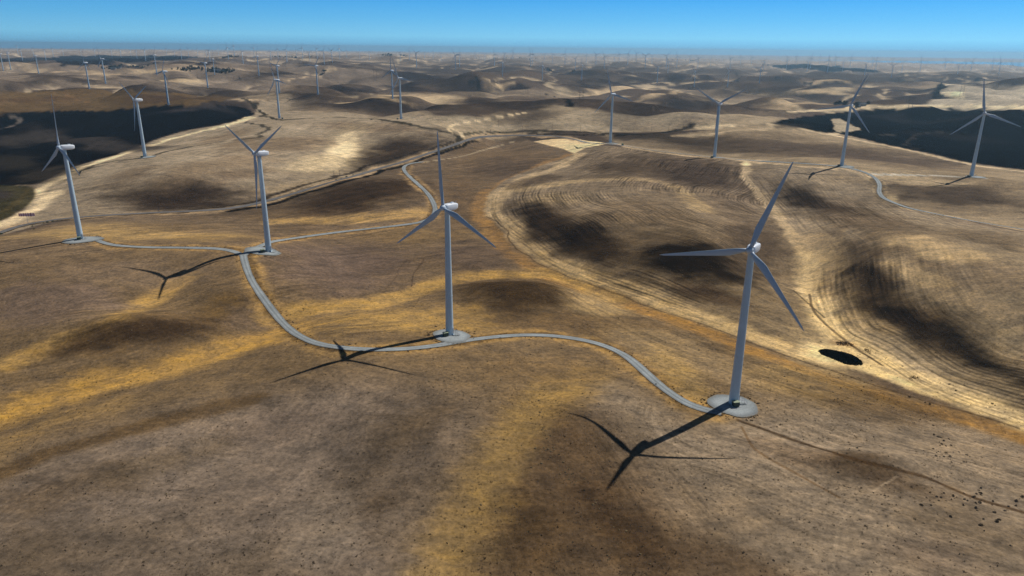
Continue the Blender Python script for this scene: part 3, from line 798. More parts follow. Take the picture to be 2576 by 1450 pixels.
# drainage ditches beside the valley road
band([(575, 531), (662, 516), (742, 495), (822, 471), (905, 448), (965, 430), (1025, 413), (1085, 393), (1145, 372), (1195, 354)], 8.5, C(30, 24, 18), 0.95, 0.4, 0.12, 8)
band([(470, 533), (380, 537), (260, 546), (150, 556), (60, 572), (0, 592)], 3.6, C(48, 37, 25), 0.9, 0.5, 0.15, 8)
band([(480, 527), (600, 513), (700, 490), (800, 458), (900, 428), (1000, 398), (1080, 374), (1130, 356)], 6.0, C(52, 40, 30), 0.85, 0.5, 0.12, 8)
band([(560, 519), (700, 498), (790, 468)], 3.0, C(64, 50, 38), 0.7, 0.5, 0.3)
band([(1300, 332), (1350, 330), (1420, 331), (1500, 334), (1580, 338), (1640, 336), (1700, 328), (1740, 318)], 15, C(40, 33, 25), 0.9, 0.4, 0.15, 8)
band([(1320, 337), (1400, 338), (1480, 341), (1560, 342)], 9, C(44, 37, 27), 0.85, 0.4, 0.15, 8)
band([(1170, 340), (1230, 336), (1290, 334)], 8, C(62, 58, 36), 0.8, 0.5, 0.5)
# scrub-grown farm tracks over the far crest, one with tower shadow painted in
TRACK_SHADOW_DARK = [
    ([(618, 248), (632, 256), (648, 262), (640, 270), (655, 282), (672, 292), (705, 300), (780, 299), (850, 296), (930, 300), (990, 308), (1050, 320), (1110, 332), (1150, 341), (1161, 350), (1140, 363), (1092, 384)], 11, C(58, 52, 38)),
    ([(212, 428), (245, 414), (300, 404), (365, 397), (400, 387), (450, 374), (520, 362), (590, 354), (640, 345), (672, 328), (660, 318), (635, 312)], 7, C(82, 72, 56)),  # left stretch also paints in the straw-hill turbine's cast shadow
    ([(1372, 238), (1400, 245), (1427, 253), (1434, 260), (1440, 267)], 12, C(30, 28, 26)),
    ([(1184, 205), (1196, 201), (1188, 207), (1193, 212), (1200, 214)], 14, C(40, 34, 30)),
    ([(1218, 210), (1240, 206), (1260, 203)], 10, C(44, 38, 34)), ([(2021, 209), (2040, 213), (2057, 220), (2060, 223)], 11, C(40, 38, 36)),
    ([(1845, 185), (1858, 190), (1864, 196), (1852, 202), (1856, 207)], 12, C(60, 52, 48)), ([(1952, 200), (1965, 195), (1988, 193)], 12, C(44, 42, 40)),
    ([(2350, 246), (2360, 230), (2371, 211)], 26, C(30, 32, 32)), ([(2467, 205), (2462, 200), (2468, 196)], 24, C(40, 40, 42)),
    ([(1380, 172), (1384, 180)], 22, C(36, 34, 36)), ([(1443, 176), (1446, 184)], 16, C(50, 46, 46)),
    ([(1730, 245), (1640, 275), (1700, 282)], 3, C(96, 80, 66)),
    ([(2560, 292), (2450, 300), (2340, 300)], 4, C(60, 54, 54)),
]
for pl, w, c in TRACK_SHADOW_DARK:
    band(pl, w, c, 0.9, 0.45, 0.12, 8)
TRACK_PALE = [
    ([(1066, 408), (1110, 402), (1169, 392), (1210, 380), (1253, 368), (1303, 354)], 2.6, C(160, 138, 106)),
    ([(1165, 346), (1158, 334), (1140, 326), (1133, 319), (1152, 312), (1200, 305), (1270, 292), (1330, 283)], 4.5, C(204, 174, 128)),
    ([(1133, 319), (1128, 326), (1138, 334)], 4, C(196, 166, 120)),
    ([(2190, 439), (2250, 440), (2330, 442), (2440, 446), (2480, 449)], 3.5, C(176, 168, 152)),
    ([(1760, 322), (1800, 318), (1840, 316)], 12, C(196, 168, 124)),
]
for pl, w, c in TRACK_PALE:
    band(pl, w * 1.5, c, 0.85, 0.45, 0.1, 8)

# mid and far ground less saturated than the near slopes
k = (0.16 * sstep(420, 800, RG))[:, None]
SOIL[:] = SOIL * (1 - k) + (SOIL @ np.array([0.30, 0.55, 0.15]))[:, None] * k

# tint, then a contrast curve: hollow shade and crest light put into the colour
SOIL = SOIL * np.array([1.0, 1.02, 0.985])
SOIL[:, 2] *= 1 - 0.06 * (1 - sstep(380, 620, RG))
_lum = np.clip(SOIL @ np.array([0.3, 0.55, 0.15]), 1e-3, 1)
SOIL = np.clip(SOIL * ((_lum / 0.15) ** 0.3)[:, None], 0, 0.8)

# --- furrow coordinates (metres across the rows) for the ploughed ground
GA = line_pts([(1500, 372), (1446, 388), (1400, 405), (1300, 440), (1238, 480), (1228, 540), (1290, 608), (1400, 678), (1560, 738), (1700, 788), (1870, 850), (2060, 915)], 8)
GB = line_pts([(1877, 440), (1907, 480), (1967, 552), (2034, 640), (2038, 740), (2070, 842), (2180, 902), (2330, 988), (2576, 1080), (2900, 1180)], 8)


def furrows(m, w, G, spacing, amp):
    k = w > 0.02
    mm = m[k]
    d, al, sd = poly_dist(G, X[mm], Y[mm])
    FUR[mm] = (d + 3.0 * fbm(X[mm], Y[mm], 90, 2, 77)) / spacing
    FAMP[mm] = amp * w[k] * (0.15 + 0.85 * sstep(-0.45, 0.35, fbm(X[mm], Y[mm], 70, 3, 88)))


furrows(mA, wA, GA, 3.0, 0.85)
furrows(mB, wB, GB, 3.0, 0.8)
def grazing(outline, guide, spacing, amp):
    m, w = poly(outline, None, 1.0, 10, 2)
    old = FAMP[m] > 0.02
    furrows(m[~old], w[~old], line_pts(guide, 5), spacing, amp)


grazing([(-300, 650), (0, 598), (480, 534), (800, 470), (1000, 412), (1300, 345), (1446, 388), (1300, 440), (1228, 540), (1290, 610), (1560, 740), (1870, 855), (2300, 1000), (2900, 1180), (2000, 1015), (1750, 1060), (1500, 925), (1335, 1010), (1180, 1070), (1100, 1000), (950, 962), (500, 1030), (-300, 1300)],
        [(0, 980), (300, 930), (690, 810), (800, 775), (950, 765), (1060, 732), (1160, 702), (1280, 690), (1400, 694), (1560, 752), (1870, 880), (2300, 1030)], 3.4, 0.5)
grazing([(-300, 1300), (0, 1190), (500, 1030), (800, 965), (1100, 1000), (1180, 1070), (1120, 1200), (1030, 1500), (-300, 1500)], [(1150, 1060), (1090, 1200), (1010, 1330), (960, 1480)], 2.6, 0.6)
grazing([(1500, 925), (1750, 1062), (2300, 1050), (2900, 1200), (2900, 1500), (1900, 1500), (1640, 1200)], [(1800, 1070), (2100, 1160), (2400, 1250), (2700, 1340)], 2.6, 0.5)
grazing([(91, 466), (350, 368), (640, 290), (1000, 284), (1180, 340), (800, 466), (480, 530), (0, 592), (-300, 640)], [(60, 560), (200, 540), (480, 528), (700, 495), (900, 435), (1160, 352)], 6.0, 0.55)
furrows(mR, wR, line_pts([(2000, 320), (2207, 362), (2444, 412), (2700, 450)], 4), 11.0, 0.6)
furrows(mL, wL, line_pts([(40, 466), (180, 422), (350, 367), (540, 316), (637, 288)], 4), 9.0, 0.6)
mF, wF = poly([(1335, 1010), (1420, 1000), (1560, 1060), (1700, 1200), (1900, 1330), (2100, 1500), (1330, 1500), (1215, 1400), (1250, 1200), (1290, 1080)], None, 1.0, 10, 2)
furrows(mF, wF, line_pts([(1400, 1080), (1480, 1180), (1560, 1300), (1680, 1470)], 4), 2.3, 0.5)

# ------------------------------------------------------------------ the ground mesh: one sheet out to the horizon
nv = NR * NA
verts = np.empty((nv + 1, 3), np.float32)
verts[:nv, 0] = X; verts[:nv, 1] = Y; verts[:nv, 2] = GZ.ravel()
verts[nv] = (0, 0, float(GZ[0].mean()))
i0 = (np.arange(NR - 1)[:, None] * NA + np.arange(NA)[None, :])
i1 = (np.arange(NR - 1)[:, None] * NA + (np.arange(NA)[None, :] + 1) % NA)
quads = np.stack([i0, i0 + NA, i1 + NA, i1], -1).reshape(-1, 4)
quads = quads[:, ::-1]
tris = np.stack([np.full(NA, nv), (np.arange(NA) + 1) % NA, np.arange(NA)], -1)
me = bpy.data.meshes.new("ground")
me.vertices.add(nv + 1)
me.vertices.foreach_set("co", verts.ravel())
nl = quads.size + tris.size
me.loops.add(nl)
me.loops.foreach_set("vertex_index", np.concatenate([quads.ravel(), tris.ravel()]).astype(np.int32))
npoly = len(quads) + len(tris)
me.polygons.add(npoly)
me.polygons.foreach_set("loop_start", np.concatenate([np.arange(len(quads)) * 4, len(quads) * 4 + np.arange(len(tris)) * 3]).astype(np.int32))
me.polygons.foreach_set("use_smooth", np.ones(npoly, bool))
me.update(calc_edges=True)
me.validate()
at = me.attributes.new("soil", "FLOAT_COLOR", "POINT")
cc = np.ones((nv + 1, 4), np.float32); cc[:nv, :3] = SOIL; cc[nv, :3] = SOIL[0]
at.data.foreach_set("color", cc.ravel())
at = me.attributes.new("furrow", "FLOAT", "POINT"); at.data.foreach_set("value", np.append(FUR, 0).astype(np.float32))
at = me.attributes.new("furrow_depth", "FLOAT", "POINT"); at.data.foreach_set("value", np.append(FAMP, 0).astype(np.float32))


def ground_material():
    m, nt, b = new_mat("dry_hill_soil")
    N = nt.nodes.new; L = nt.links.new
    b.inputs["Roughness"].default_value = 0.95
    b.inputs["Specular IOR Level"].default_value = 0.0
    tc = N("ShaderNodeTexCoord")
    soil = N("ShaderNodeAttribute"); soil.attribute_name = "soil"
    fur = N("ShaderNodeAttribute"); fur.attribute_name = "furrow"
    fd = N("ShaderNodeAttribute"); fd.attribute_name = "furrow_depth"

    def noise(scale, detail, rough, dist=0.0, stretch=None):
        n = N("ShaderNodeTexNoise"); n.noise_dimensions = "3D"
        n.inputs["Scale"].default_value = scale; n.inputs["Detail"].default_value = detail
        n.inputs["Roughness"].default_value = rough; n.inputs["Distortion"].default_value = dist
        if stretch:
            mp = N("ShaderNodeMapping"); mp.inputs["Scale"].default_value = stretch; mp.inputs["Rotation"].default_value = (0, 0, 0.5)
            L(tc.outputs["Object"], mp.inputs["Vector"]); L(mp.outputs[0], n.inputs["Vector"])
        else:
            L(tc.outputs["Object"], n.inputs["Vector"])
        return n.outputs["Fac"]

    def mrange(src, a, bb, c, d):
        n = N("ShaderNodeMapRange"); n.inputs[1].default_value = a; n.inputs[2].default_value = bb; n.inputs[3].default_value = c; n.inputs[4].default_value = d
        L(src, n.inputs[0]); return n.outputs[0]

    def math_(op, a, bb=None, v=None):
        n = N("ShaderNodeMath"); n.operation = op
        L(a, n.inputs[0])
        if bb is not None: L(bb, n.inputs[1])
        elif v is not None: n.inputs[1].default_value = v
        return n.outputs[0]

    fine = noise(0.55, 9, 0.72)
    mid = noise(0.085, 7, 0.66, 0.4, (1.0, 1.6, 1.0))
    wide = noise(0.014, 5, 0.6, 0.6)
    f1 = mrange(fine, 0.28, 0.72, 0.52, 1.50)
    f2 = mrange(mid, 0.28, 0.72, 0.56, 1.44)
    f3 = mrange(wide, 0.3, 0.7, 0.78, 1.18)
    val = math_("MULTIPLY", math_("MULTIPLY", f1, f2), f3)
    # rows left by the harvester: streaks that run along the furrow direction, uneven in width and strength
    sp = N("ShaderNodeSeparateXYZ"); L(tc.outputs["Object"], sp.inputs[0])

    def streak(per_row, per_m, detail, off):
        cb = N("ShaderNodeCombineXYZ")
        L(math_("MULTIPLY", fur.outputs["Fac"], v=per_row), cb.inputs[0]); L(math_("MULTIPLY", sp.outputs[0], v=per_m), cb.inputs[1]); L(math_("ADD", math_("MULTIPLY", sp.outputs[1], v=per_m), v=off), cb.inputs[2])
        n = N("ShaderNodeTexNoise"); n.inputs["Scale"].default_value = 1.0; n.inputs["Detail"].default_value = detail; n.inputs["Roughness"].default_value = 0.6
        L(cb.outputs[0], n.inputs["Vector"])
        return n.outputs["Fac"]
    sA = streak(1.35, 0.020, 2, 0.0); sB = streak(0.42, 0.012, 2, 7.0)
    row = math_("SINE", math_("MULTIPLY", math_("ADD", fur.outputs["Fac"], math_("MULTIPLY", noise(0.11, 3, 0.6), v=1.1)), v=2 * math.pi))
    sn = math_("ADD", math_("MULTIPLY", math_("MULTIPLY", row, mrange(fd.outputs["Fac"], 0.62, 0.8, 0.0, 1.0)), v=0.24), math_("ADD", mrange(sA, 0.3, 0.7, -0.5, 0.5), mrange(sB, 0.3, 0.7, -0.3, 0.3)))
    rowm = math_("ADD", math_("MULTIPLY", sn, fd.outputs["Fac"]), v=1.0)
    val = math_("MULTIPLY", val, math_("MAXIMUM", rowm, v=0.25))
    sc = N("ShaderNodeVectorMath"); sc.operation = "SCALE"
    L(soil.outputs["Color"], sc.inputs[0]); L(val, sc.inputs["Scale"])
    # clods and stubble clumps: darker and paler flecks
    vo = N("ShaderNodeTexVoronoi"); vo.inputs["Scale"].default_value = 0.42; vo.inputs["Randomness"].default_value = 1.0
    L(tc.outputs["Object"], vo.inputs["Vector"])
    sep = N("ShaderNodeSeparateColor"); L(vo.outputs["Color"], sep.inputs[0])
    near = mrange(vo.outputs["Distance"], 0.06, 0.24, 1.0, 0.0)
    dk = math_("MULTIPLY", near, mrange(sep.outputs[0], 0.84, 0.88, 0.0, 0.65))
    lt = math_("MULTIPLY", near, mrange(sep.outputs[1], 0.84, 0.90, 0.0, 0.30))
    def scaled(src, k):
        n = N("ShaderNodeVectorMath"); n.operation = "SCALE"; L(src, n.inputs[0]); n.inputs["Scale"].default_value = k
        return n.outputs[0]
    m1 = N("ShaderNodeMix"); m1.data_type = "RGBA"; L(dk, m1.inputs[0]); L(sc.outputs[0], m1.inputs[6]); L(scaled(sc.outputs[0], 0.3), m1.inputs[7])
    m2 = N("ShaderNodeMix"); m2.data_type = "RGBA"; L(lt, m2.inputs[0]); L(m1.outputs[2], m2.inputs[6]); L(scaled(soil.outputs["Color"], 1.9), m2.inputs[7])
    # greyer thatch in patches
    hs = N("ShaderNodeHueSaturation"); L(m2.outputs[2], hs.inputs["Color"]); L(mrange(mid, 0.3, 0.7, 0.90, 1.06), hs.inputs["Saturation"])
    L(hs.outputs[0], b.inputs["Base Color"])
    bp = N("ShaderNodeBump"); bp.inputs["Strength"].default_value = 0.85; bp.inputs["Distance"].default_value = 0.5
    hh = math_("ADD", fine, math_("MULTIPLY", math_("MULTIPLY", sn, fd.outputs["Fac"]), v=0.35))
    L(hh, bp.inputs["Height"]); L(bp.outputs[0], b.inputs["Normal"])
    return m


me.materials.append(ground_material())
ground_o = bpy.data.objects.new("ground", me)
COL.objects.link(ground_o)
tag(ground_o, "dry rolling hills of straw stubble, brown earth and ploughed fields", "ground", kind="structure")


# ------------------------------------------------------------------ gravel roads and turbine pads
def gravel_material(name, col):
    m, nt, b = new_mat(name)
    N = nt.nodes.new; L = nt.links.new
    tc = N("ShaderNodeTexCoord")
    at = N("ShaderNodeAttribute"); at.attribute_name = "across"
    n1 = N("ShaderNodeTexNoise"); n1.inputs["Scale"].default_value = 1.4; n1.inputs["Detail"].default_value = 8; n1.inputs["Roughness"].default_value = 0.7
    n2 = N("ShaderNodeTexNoise"); n2.inputs["Scale"].default_value = 0.12; n2.inputs["Detail"].default_value = 4
    L(tc.outputs["Object"], n1.inputs["Vector"]); L(tc.outputs["Object"], n2.inputs["Vector"])

    def mr(s, a, bb, c, d):
        n = N("ShaderNodeMapRange"); n.inputs[1].default_value = a; n.inputs[2].default_value = bb; n.inputs[3].default_value = c; n.inputs[4].default_value = d
        L(s, n.inputs[0]); return n.outputs[0]

    def mu(a, bb):
        n = N("ShaderNodeMath"); n.operation = "MULTIPLY"; L(a, n.inputs[0]); L(bb, n.inputs[1]); return n.outputs[0]
    # two wheel tracks swept paler than the crown and the edges
    ab = N("ShaderNodeMath"); ab.operation = "ABSOLUTE"; L(at.outputs["Fac"], ab.inputs[0])
    su = N("ShaderNodeMath"); su.operation = "SUBTRACT"; L(ab.outputs[0], su.inputs[0]); su.inputs[1].default_value = 0.42
    ab2 = N("ShaderNodeMath"); ab2.operation = "ABSOLUTE"; L(su.outputs[0], ab2.inputs[0])
    v = mu(mu(mr(n1.outputs["Fac"], .3, .7, .78, 1.2), mr(n2.outputs["Fac"], .3, .7, .82, 1.15)), mr(ab2.outputs[0], 0.03, 0.36, 1.16, 0.80))
    sc = N("ShaderNodeVectorMath"); sc.operation = "SCALE"; sc.inputs[0].default_value = col; L(v, sc.inputs["Scale"])
    # dusty ragged edge
    ed = N("ShaderNodeMath"); ed.operation = "ADD"; L(ab.outputs[0], ed.inputs[0]); L(mr(n1.outputs["Fac"], .3, .7, -.30, .26), ed.inputs[1])
    mx = N("ShaderNodeMix"); mx.data_type = "RGBA"; L(mr(ed.outputs[0], 0.86, 1.0, 0.0, 0.8), mx.inputs[0]); L(sc.outputs[0], mx.inputs[6]); mx.inputs[7].default_value = (0.20, 0.155, 0.10, 1)
    L(mx.outputs[2], b.inputs["Base Color"])
    b.inputs["Roughness"].default_value = 0.95; b.inputs["Specular IOR Level"].default_value = 0.15
    bp = N("ShaderNodeBump"); bp.inputs["Strength"].default_value = 0.4; bp.inputs["Distance"].default_value = 0.2
    L(n1.outputs["Fac"], bp.inputs["Height"]); L(bp.outputs[0], b.inputs["Normal"])
    return m


M_GRAVEL = gravel_material("grey_gravel", (0.275, 0.295, 0.29))
M_PAVED = gravel_material("old_tarmac", (0.15, 0.14, 0.13))


def sheet(name, verts, faces, across, mat, label, cat):
    o = mesh_obj(name, verts, faces, mat, None, True)
    a = o.data.attributes.new("across", "FLOAT", "POINT")
    a.data.foreach_set("value", np.asarray(across, np.float32))
    return tag(o, label, cat, kind="structure")


def ribbon(name, pix, width, mat, label, lift=0.12, wfun=None):
    P = line_pts(pix, 10)
    # resample evenly in metres
    seg = np.hypot(*np.diff(P, axis=0).T); s = np.concatenate([[0], np.cumsum(seg)])
    step = 3.0 if s[-1] < 900 else 5.0
    q = np.linspace(0, s[-1], int(s[-1] / step) + 2)
    P = np.stack([np.interp(q, s, P[:, 0]), np.interp(q, s, P[:, 1])], 1)
    for _ in range(6):
        P[1:-1] = 0.25 * P[:-2] + 0.5 * P[1:-1] + 0.25 * P[2:]
    T = np.gradient(P, axis=0); T /= np.linalg.norm(T, axis=1)[:, None]
    Nn = np.stack([-T[:, 1], T[:, 0]], 1)
    offs = np.linspace(-1, 1, 9)
    w = width / 2 * (1.04 + 0.17 * fbm(P[:, 0], P[:, 1], 17, 3, 5))
    if wfun is not None: w = w * wfun(q / q[-1])
    V = P[:, None, :] + Nn[:, None, :] * (offs[None, :, None] * w[:, None, None])
    Vf = V.reshape(-1, 2)
    Rv = np.hypot(Vf[:, 0], Vf[:, 1])
    z = ground_z(Vf[:, 0], Vf[:, 1]) + lift + 0.00022 * Rv
    # the camber: edges lie lower than the crown
    z = z - 0.08 * np.tile(offs ** 2, len(P))
    n = 9
    faces = [(i * n + j, i * n + j + 1, (i + 1) * n + j + 1, (i + 1) * n + j) for i in range(len(P) - 1) for j in range(n - 1)]
    faces = [f[::-1] for f in faces]
    return sheet(name, np.column_stack([Vf, z]), faces, np.tile(offs, len(P)), mat, label, "road"), P


road_lines = []
for key, nm, mat, lab, lift in [
    ("R1", "gravel_road", M_GRAVEL, "grey gravel spur from the leftmost turbine's pad to the road fork", 0.13),
    ("R2", "gravel_road", M_GRAVEL, "grey gravel road from the fork rounding the S-bend behind the middle turbine", 0.16),
    ("R3", "gravel_road", M_GRAVEL, "long grey gravel road curving from the fork past the middle turbine to the round pad", 0.19),
    ("R4", "gravel_road", M_GRAVEL, "grey gravel road along the crest below the dark field on the right", 0.15),
    ("R5", "valley_road", M_PAVED, "narrow dusty tarmac road along the valley beside a ditch", 0.15)]:
    o, P = ribbon(nm, ROADS[key][0], ROADS[key][1], mat, lab, lift)
    road_lines.append((key, P, ROADS[key][1]))


def pad(cx, cy, rx, ry, label, lift=0.24):
    """a rounded gravel apron; rx, ry in metres"""
    c = ground(cx, cy)[0]
    n = 56; rings = 7
    V = [(c[0], c[1])]; ac = [0.45]
    ph = (int(cx) * 1.7) % 6.28
    for i in range(1, rings + 1):
        for k in range(n):
            a = 2 * math.pi * k / n
            wob = 1 + 0.05 * math.sin(2 * a + ph) + 0.04 * math.sin(3 * a + 2 * ph) + 0.02 * math.sin(7 * a)
            r = i / rings * wob
            V.append((c[0] + rx * r * math.cos(a), c[1] + ry * r * math.sin(a))); ac.append(0.3 + 0.7 * (i / rings) ** 3)
    V = np.array(V)
    z = ground_z(V[:, 0], V[:, 1]) + lift + 0.00022 * np.hypot(V[:, 0], V[:, 1]) - 0.12 * np.array(ac) ** 4
    F = [(0, 1 + k, 1 + (k + 1) % n) for k in range(n)]
    for i in range(rings - 1):
        for k in range(n):
            a = 1 + i * n + k; b2 = 1 + i * n + (k + 1) % n
            F.append((a, a + n, b2 + n, b2))
    return sheet("gravel_pad", np.column_stack([V, z]), F, ac, M_GRAVEL, label, "pad"), c


pad(207, 604, 13.5, 10.5, "grey gravel apron round the foot of the leftmost turbine", 0.25)
pad(660, 632, 12.5, 8.0, "grey gravel apron at the foot of the turbine beside the road fork", 0.27)
pad(1136, 846, 9.4, 10.8, "grey gravel apron at the foot of the middle turbine", 0.29)
pad(1845, 1020, 9.6, 9.6, "round pale gravel pad at the foot of the nearest turbine", 0.29)
for cx, cy, lab in [(372, 396, "small gravel apron of the turbine on the straw hill"), (1540, 361, "small gravel apron at the left end of the crest road"), (1805, 397, "small gravel apron half way along the crest road"),
                    (2126, 420, "small gravel apron where the crest road turns down"), (2455, 446, "small gravel apron below the charcoal field at the right edge")]:
    pad(cx, cy, 10, 8, lab, 0.25)

# water far off on the right
wv = []; wf = []
AW = np.radians(np.arange(-60, 60.1, 3)); RW = [9800, 14000, 20000, 29000]
for r in RW:
    for a in AW:
        wv.append((r * math.sin(a), r * math.cos(a), -31.0))
na = len(AW)
for i in range(len(RW) - 1):
    for k in range(na - 1):
        wf.append((i * na + k, i * na + k + 1, (i + 1) * na + k + 1, (i + 1) * na + k))
M_WATER, nt, b = new_mat("river_water")
b.inputs["Base Color"].default_value = (0.03, 0.06, 0.09, 1); b.inputs["Roughness"].default_value = 0.12
nz = nt.nodes.new("ShaderNodeTexNoise"); nz.inputs["Scale"].default_value = 0.05
tcw = nt.nodes.new("ShaderNodeTexCoord"); nt.links.new(tcw.outputs["Object"], nz.inputs["Vector"])
bp = nt.nodes.new("ShaderNodeBump"); bp.inputs["Strength"].default_value = 0.15; nt.links.new(nz.outputs["Fac"], bp.inputs["Height"]); nt.links.new(bp.outputs[0], b.inputs["Normal"])
tag(mesh_obj("water", wv, wf, M_WATER), "pale blue river water beyond the last hills", "water", kind="structure")

# ------------------------------------------------------------------ wind turbines
AXIS = math.atan2(-0.82, -0.57)      # rotors face the wind: towards the camera and to the left
HUBH = 65.0


def ring(z, r, n=28):
    return [(r * math.cos(2 * math.pi * k / n), r * math.sin(2 * math.pi * k / n), z) for k in range(n)]


def tower_mesh(n=28):
    mb = MB()
    rad = lambda z: 2.0 + (1.24 - 2.0) * max(0, z) / 62.6
    cuts = [0.35, 21.0, 42.5, 62.6]
    mb.rings([ring(-3.0, 2.25, n), ring(0.35, 2.25, n)])
    for z0, z1 in zip(cuts[:-1], cuts[1:]):
        mb.rings([ring(z0 + (z1 - z0) * t, rad(z0 + (z1 - z0) * t), n) for t in (0, .25, .5, .75, 1)], cap=False)
    for z in cuts[1:3]:
        mb.rings([ring(z - .12, rad(z) + .05, n), ring(z + .12, rad(z) + .05, n)])
    mb.rings([ring(62.6, 1.36, n), ring(63.3, 1.36, n)])
    return mb


def nacelle_mesh():
    mb = MB(); rings = []
    # x, half width, bottom, top
    for x, hw, zb, zt in [(-6.7, 0.85, -0.35, 1.05), (-6.55, 1.25, -0.75, 1.45), (-5.9, 1.5, -1.15, 1.72), (-4.2, 1.66, -1.5, 1.82), (-1.5, 1.72, -1.68, 1.78), (0.8, 1.68, -1.68, 1.62), (1.7, 1.5, -1.5, 1.42), (2.15, 1.25, -1.25, 1.22)]:
        n = 20; pts = []
        cz = (zb + zt) / 2; hh = (zt - zb) / 2
        for k in range(n):
            a = 2 * math.pi * k / n
            c, s = math.cos(a), math.sin(a)
            e = 0.42
            pts.append((x, hw * math.copysign(abs(c) ** e, c), cz + hh * math.copysign(abs(s) ** e, s)))
        rings.append(pts)
    mb.rings(rings)
    return mb


def spinner_mesh():
    mb = MB(); rings = []
    for x, r in [(2.15, 1.05), (2.3, 1.3), (2.9, 1.42), (3.6, 1.38), (4.2, 1.12), (4.6, 0.75), (4.82, 0.3)]:
        n = 20
        rings.append([(x, r * math.cos(2 * math.pi * k / n), r * math.sin(2 * math.pi * k / n)) for k in range(n)])
    mb.rings(rings)
    return mb


def blade_mesh(nsec=22):
    mb = MB(); rings = []
    for i in range(nsec):
        t = i / (nsec - 1); r = 1.0 + 34.6 * t ** 1.08
        chord = np.interp(r, [1, 2.2, 4.5, 8, 14, 22, 30, 34.5, 35.6], [1.5, 1.55, 2.25, 2.85, 2.25, 1.6, 1.02, 0.62, 0.12])
        thick = np.interp(r, [1, 2.2, 4.5, 8, 14, 22, 35.6], [1.5, 1.5, 1.05, 0.62, 0.40, 0.24, 0.04])
        tw = math.radians(np.interp(r, [1, 6, 14, 24, 36], [16, 14, 8, 4, 2]))
        off = np.interp(r, [1, 2.2, 8, 36], [0.5, 0.5, 0.32, 0.3])
        pts = []
        n = 16
        for k in range(n):
            a = 2 * math.pi * k / n
            c, s = math.cos(a), math.sin(a)
            sharp = np.interp(r, [2.2, 6], [0, 1])
            y = chord * (0.5 * c + 0.5 - off)
            x = thick * 0.5 * s * (1 - sharp * 0.55 * max(0, c))
            xx = x * math.cos(tw) - y * math.sin(tw); yy = x * math.sin(tw) + y * math.cos(tw)
            pts.append((xx + 0.0011 * r * r * 0.6, -yy, r))
        rings.append(pts)
    mb.rings(rings)
    return mb


def hub_matrix(phase):
    return Matrix.Translation((0, 0, HUBH)) @ Matrix.Rotation(math.radians(-5), 4, "Y") @ Matrix.Translation((3.1, 0, 0)) @ Matrix.Rotation(math.radians(-phase), 4, "X")


proto = empty("wind_turbine")
tw_o = tower_mesh().obj("tower", M_TOWER, proto, True)
nac_o = nacelle_mesh().obj("nacelle", M_NAC, proto, True)
nac_o.matrix_basis = Matrix.Translation((0, 0, HUBH)) @ Matrix.Rotation(math.radians(-5), 4, "Y")
mb = MB(); mb.box((-3.6, 0.0, 2.0), (1.6, 1.1, 0.45)); cool = mb.obj("cooler", M_NAC, nac_o)
mb = MB(); mb.tube((-5.6, 0.5, 1.6), (-5.6, 0.5, 2.7), 0.06); mb.tube((-5.6, 0.15, 2.6), (-5.6, 0.85, 2.6), 0.05); mb.box((-5.6, 0.85, 2.75), (0.25, 0.12, 0.3)); mb.obj("wind_vane", M_GALV, nac_o)
sp_o = spinner_mesh().obj("hub", M_HUB, proto, True)
sp_o.matrix_basis = nac_o.matrix_basis.copy()
bl_mesh = blade_mesh()
blades = []
for k3 in range(3):
    if k3 == 0:
        bo = bl_mesh.obj("blade", M_BLADE, proto, True)
    else:
        bo = blades[0].copy(); COL.objects.link(bo); bo.parent = proto
    bo.matrix_basis = hub_matrix(120 * k3)
    blades.append(bo)
# door and steps on the side away from the wind
sd = Vector((-0.41, 0.93, 0)).normalized()
st_a = math.atan2(sd.y, sd.x)
mb = MB(); mb.box((sd.x * 1.98, sd.y * 1.98, 3.1), (0.16, 1.0, 2.1), st_a); door_o = mb.obj("door", M_DOOR, proto)
mb = MB()
mb.box((sd.x * 2.75, sd.y * 2.75, 1.98), (1.3, 1.3, 0.1), st_a)
sx = Vector((-sd.y, sd.x, 0))
for i in range(8):
    c = sd * (3.4 + 0.24 * i) + Vector((0, 0, 1.85 - 0.23 * i))
    mb.box(c, (0.26, 1.1, 0.06), st_a)
for s_ in (-0.6, 0.6):
    for i in range(4):
        c = sd * (2.2 + i * 1.0) + sx * s_
        zt = 1.98 if i < 2 else 1.98 - 0.96 * (i - 1.2)
        mb.tube((c.x, c.y, 0.0), (c.x, c.y, max(0.3, zt) + 1.05), 0.04)
    a = sd * 2.2 + sx * s_ + Vector((0, 0, 3.0)); b_ = sd * 3.4 + sx * s_ + Vector((0, 0, 3.0)); c_ = sd * 5.3 + sx * s_ + Vector((0, 0, 1.2))
    mb.tube(a, b_, 0.045); mb.tube(b_, c_, 0.045)
steps_o = mb.obj("steps", M_GALV, proto)

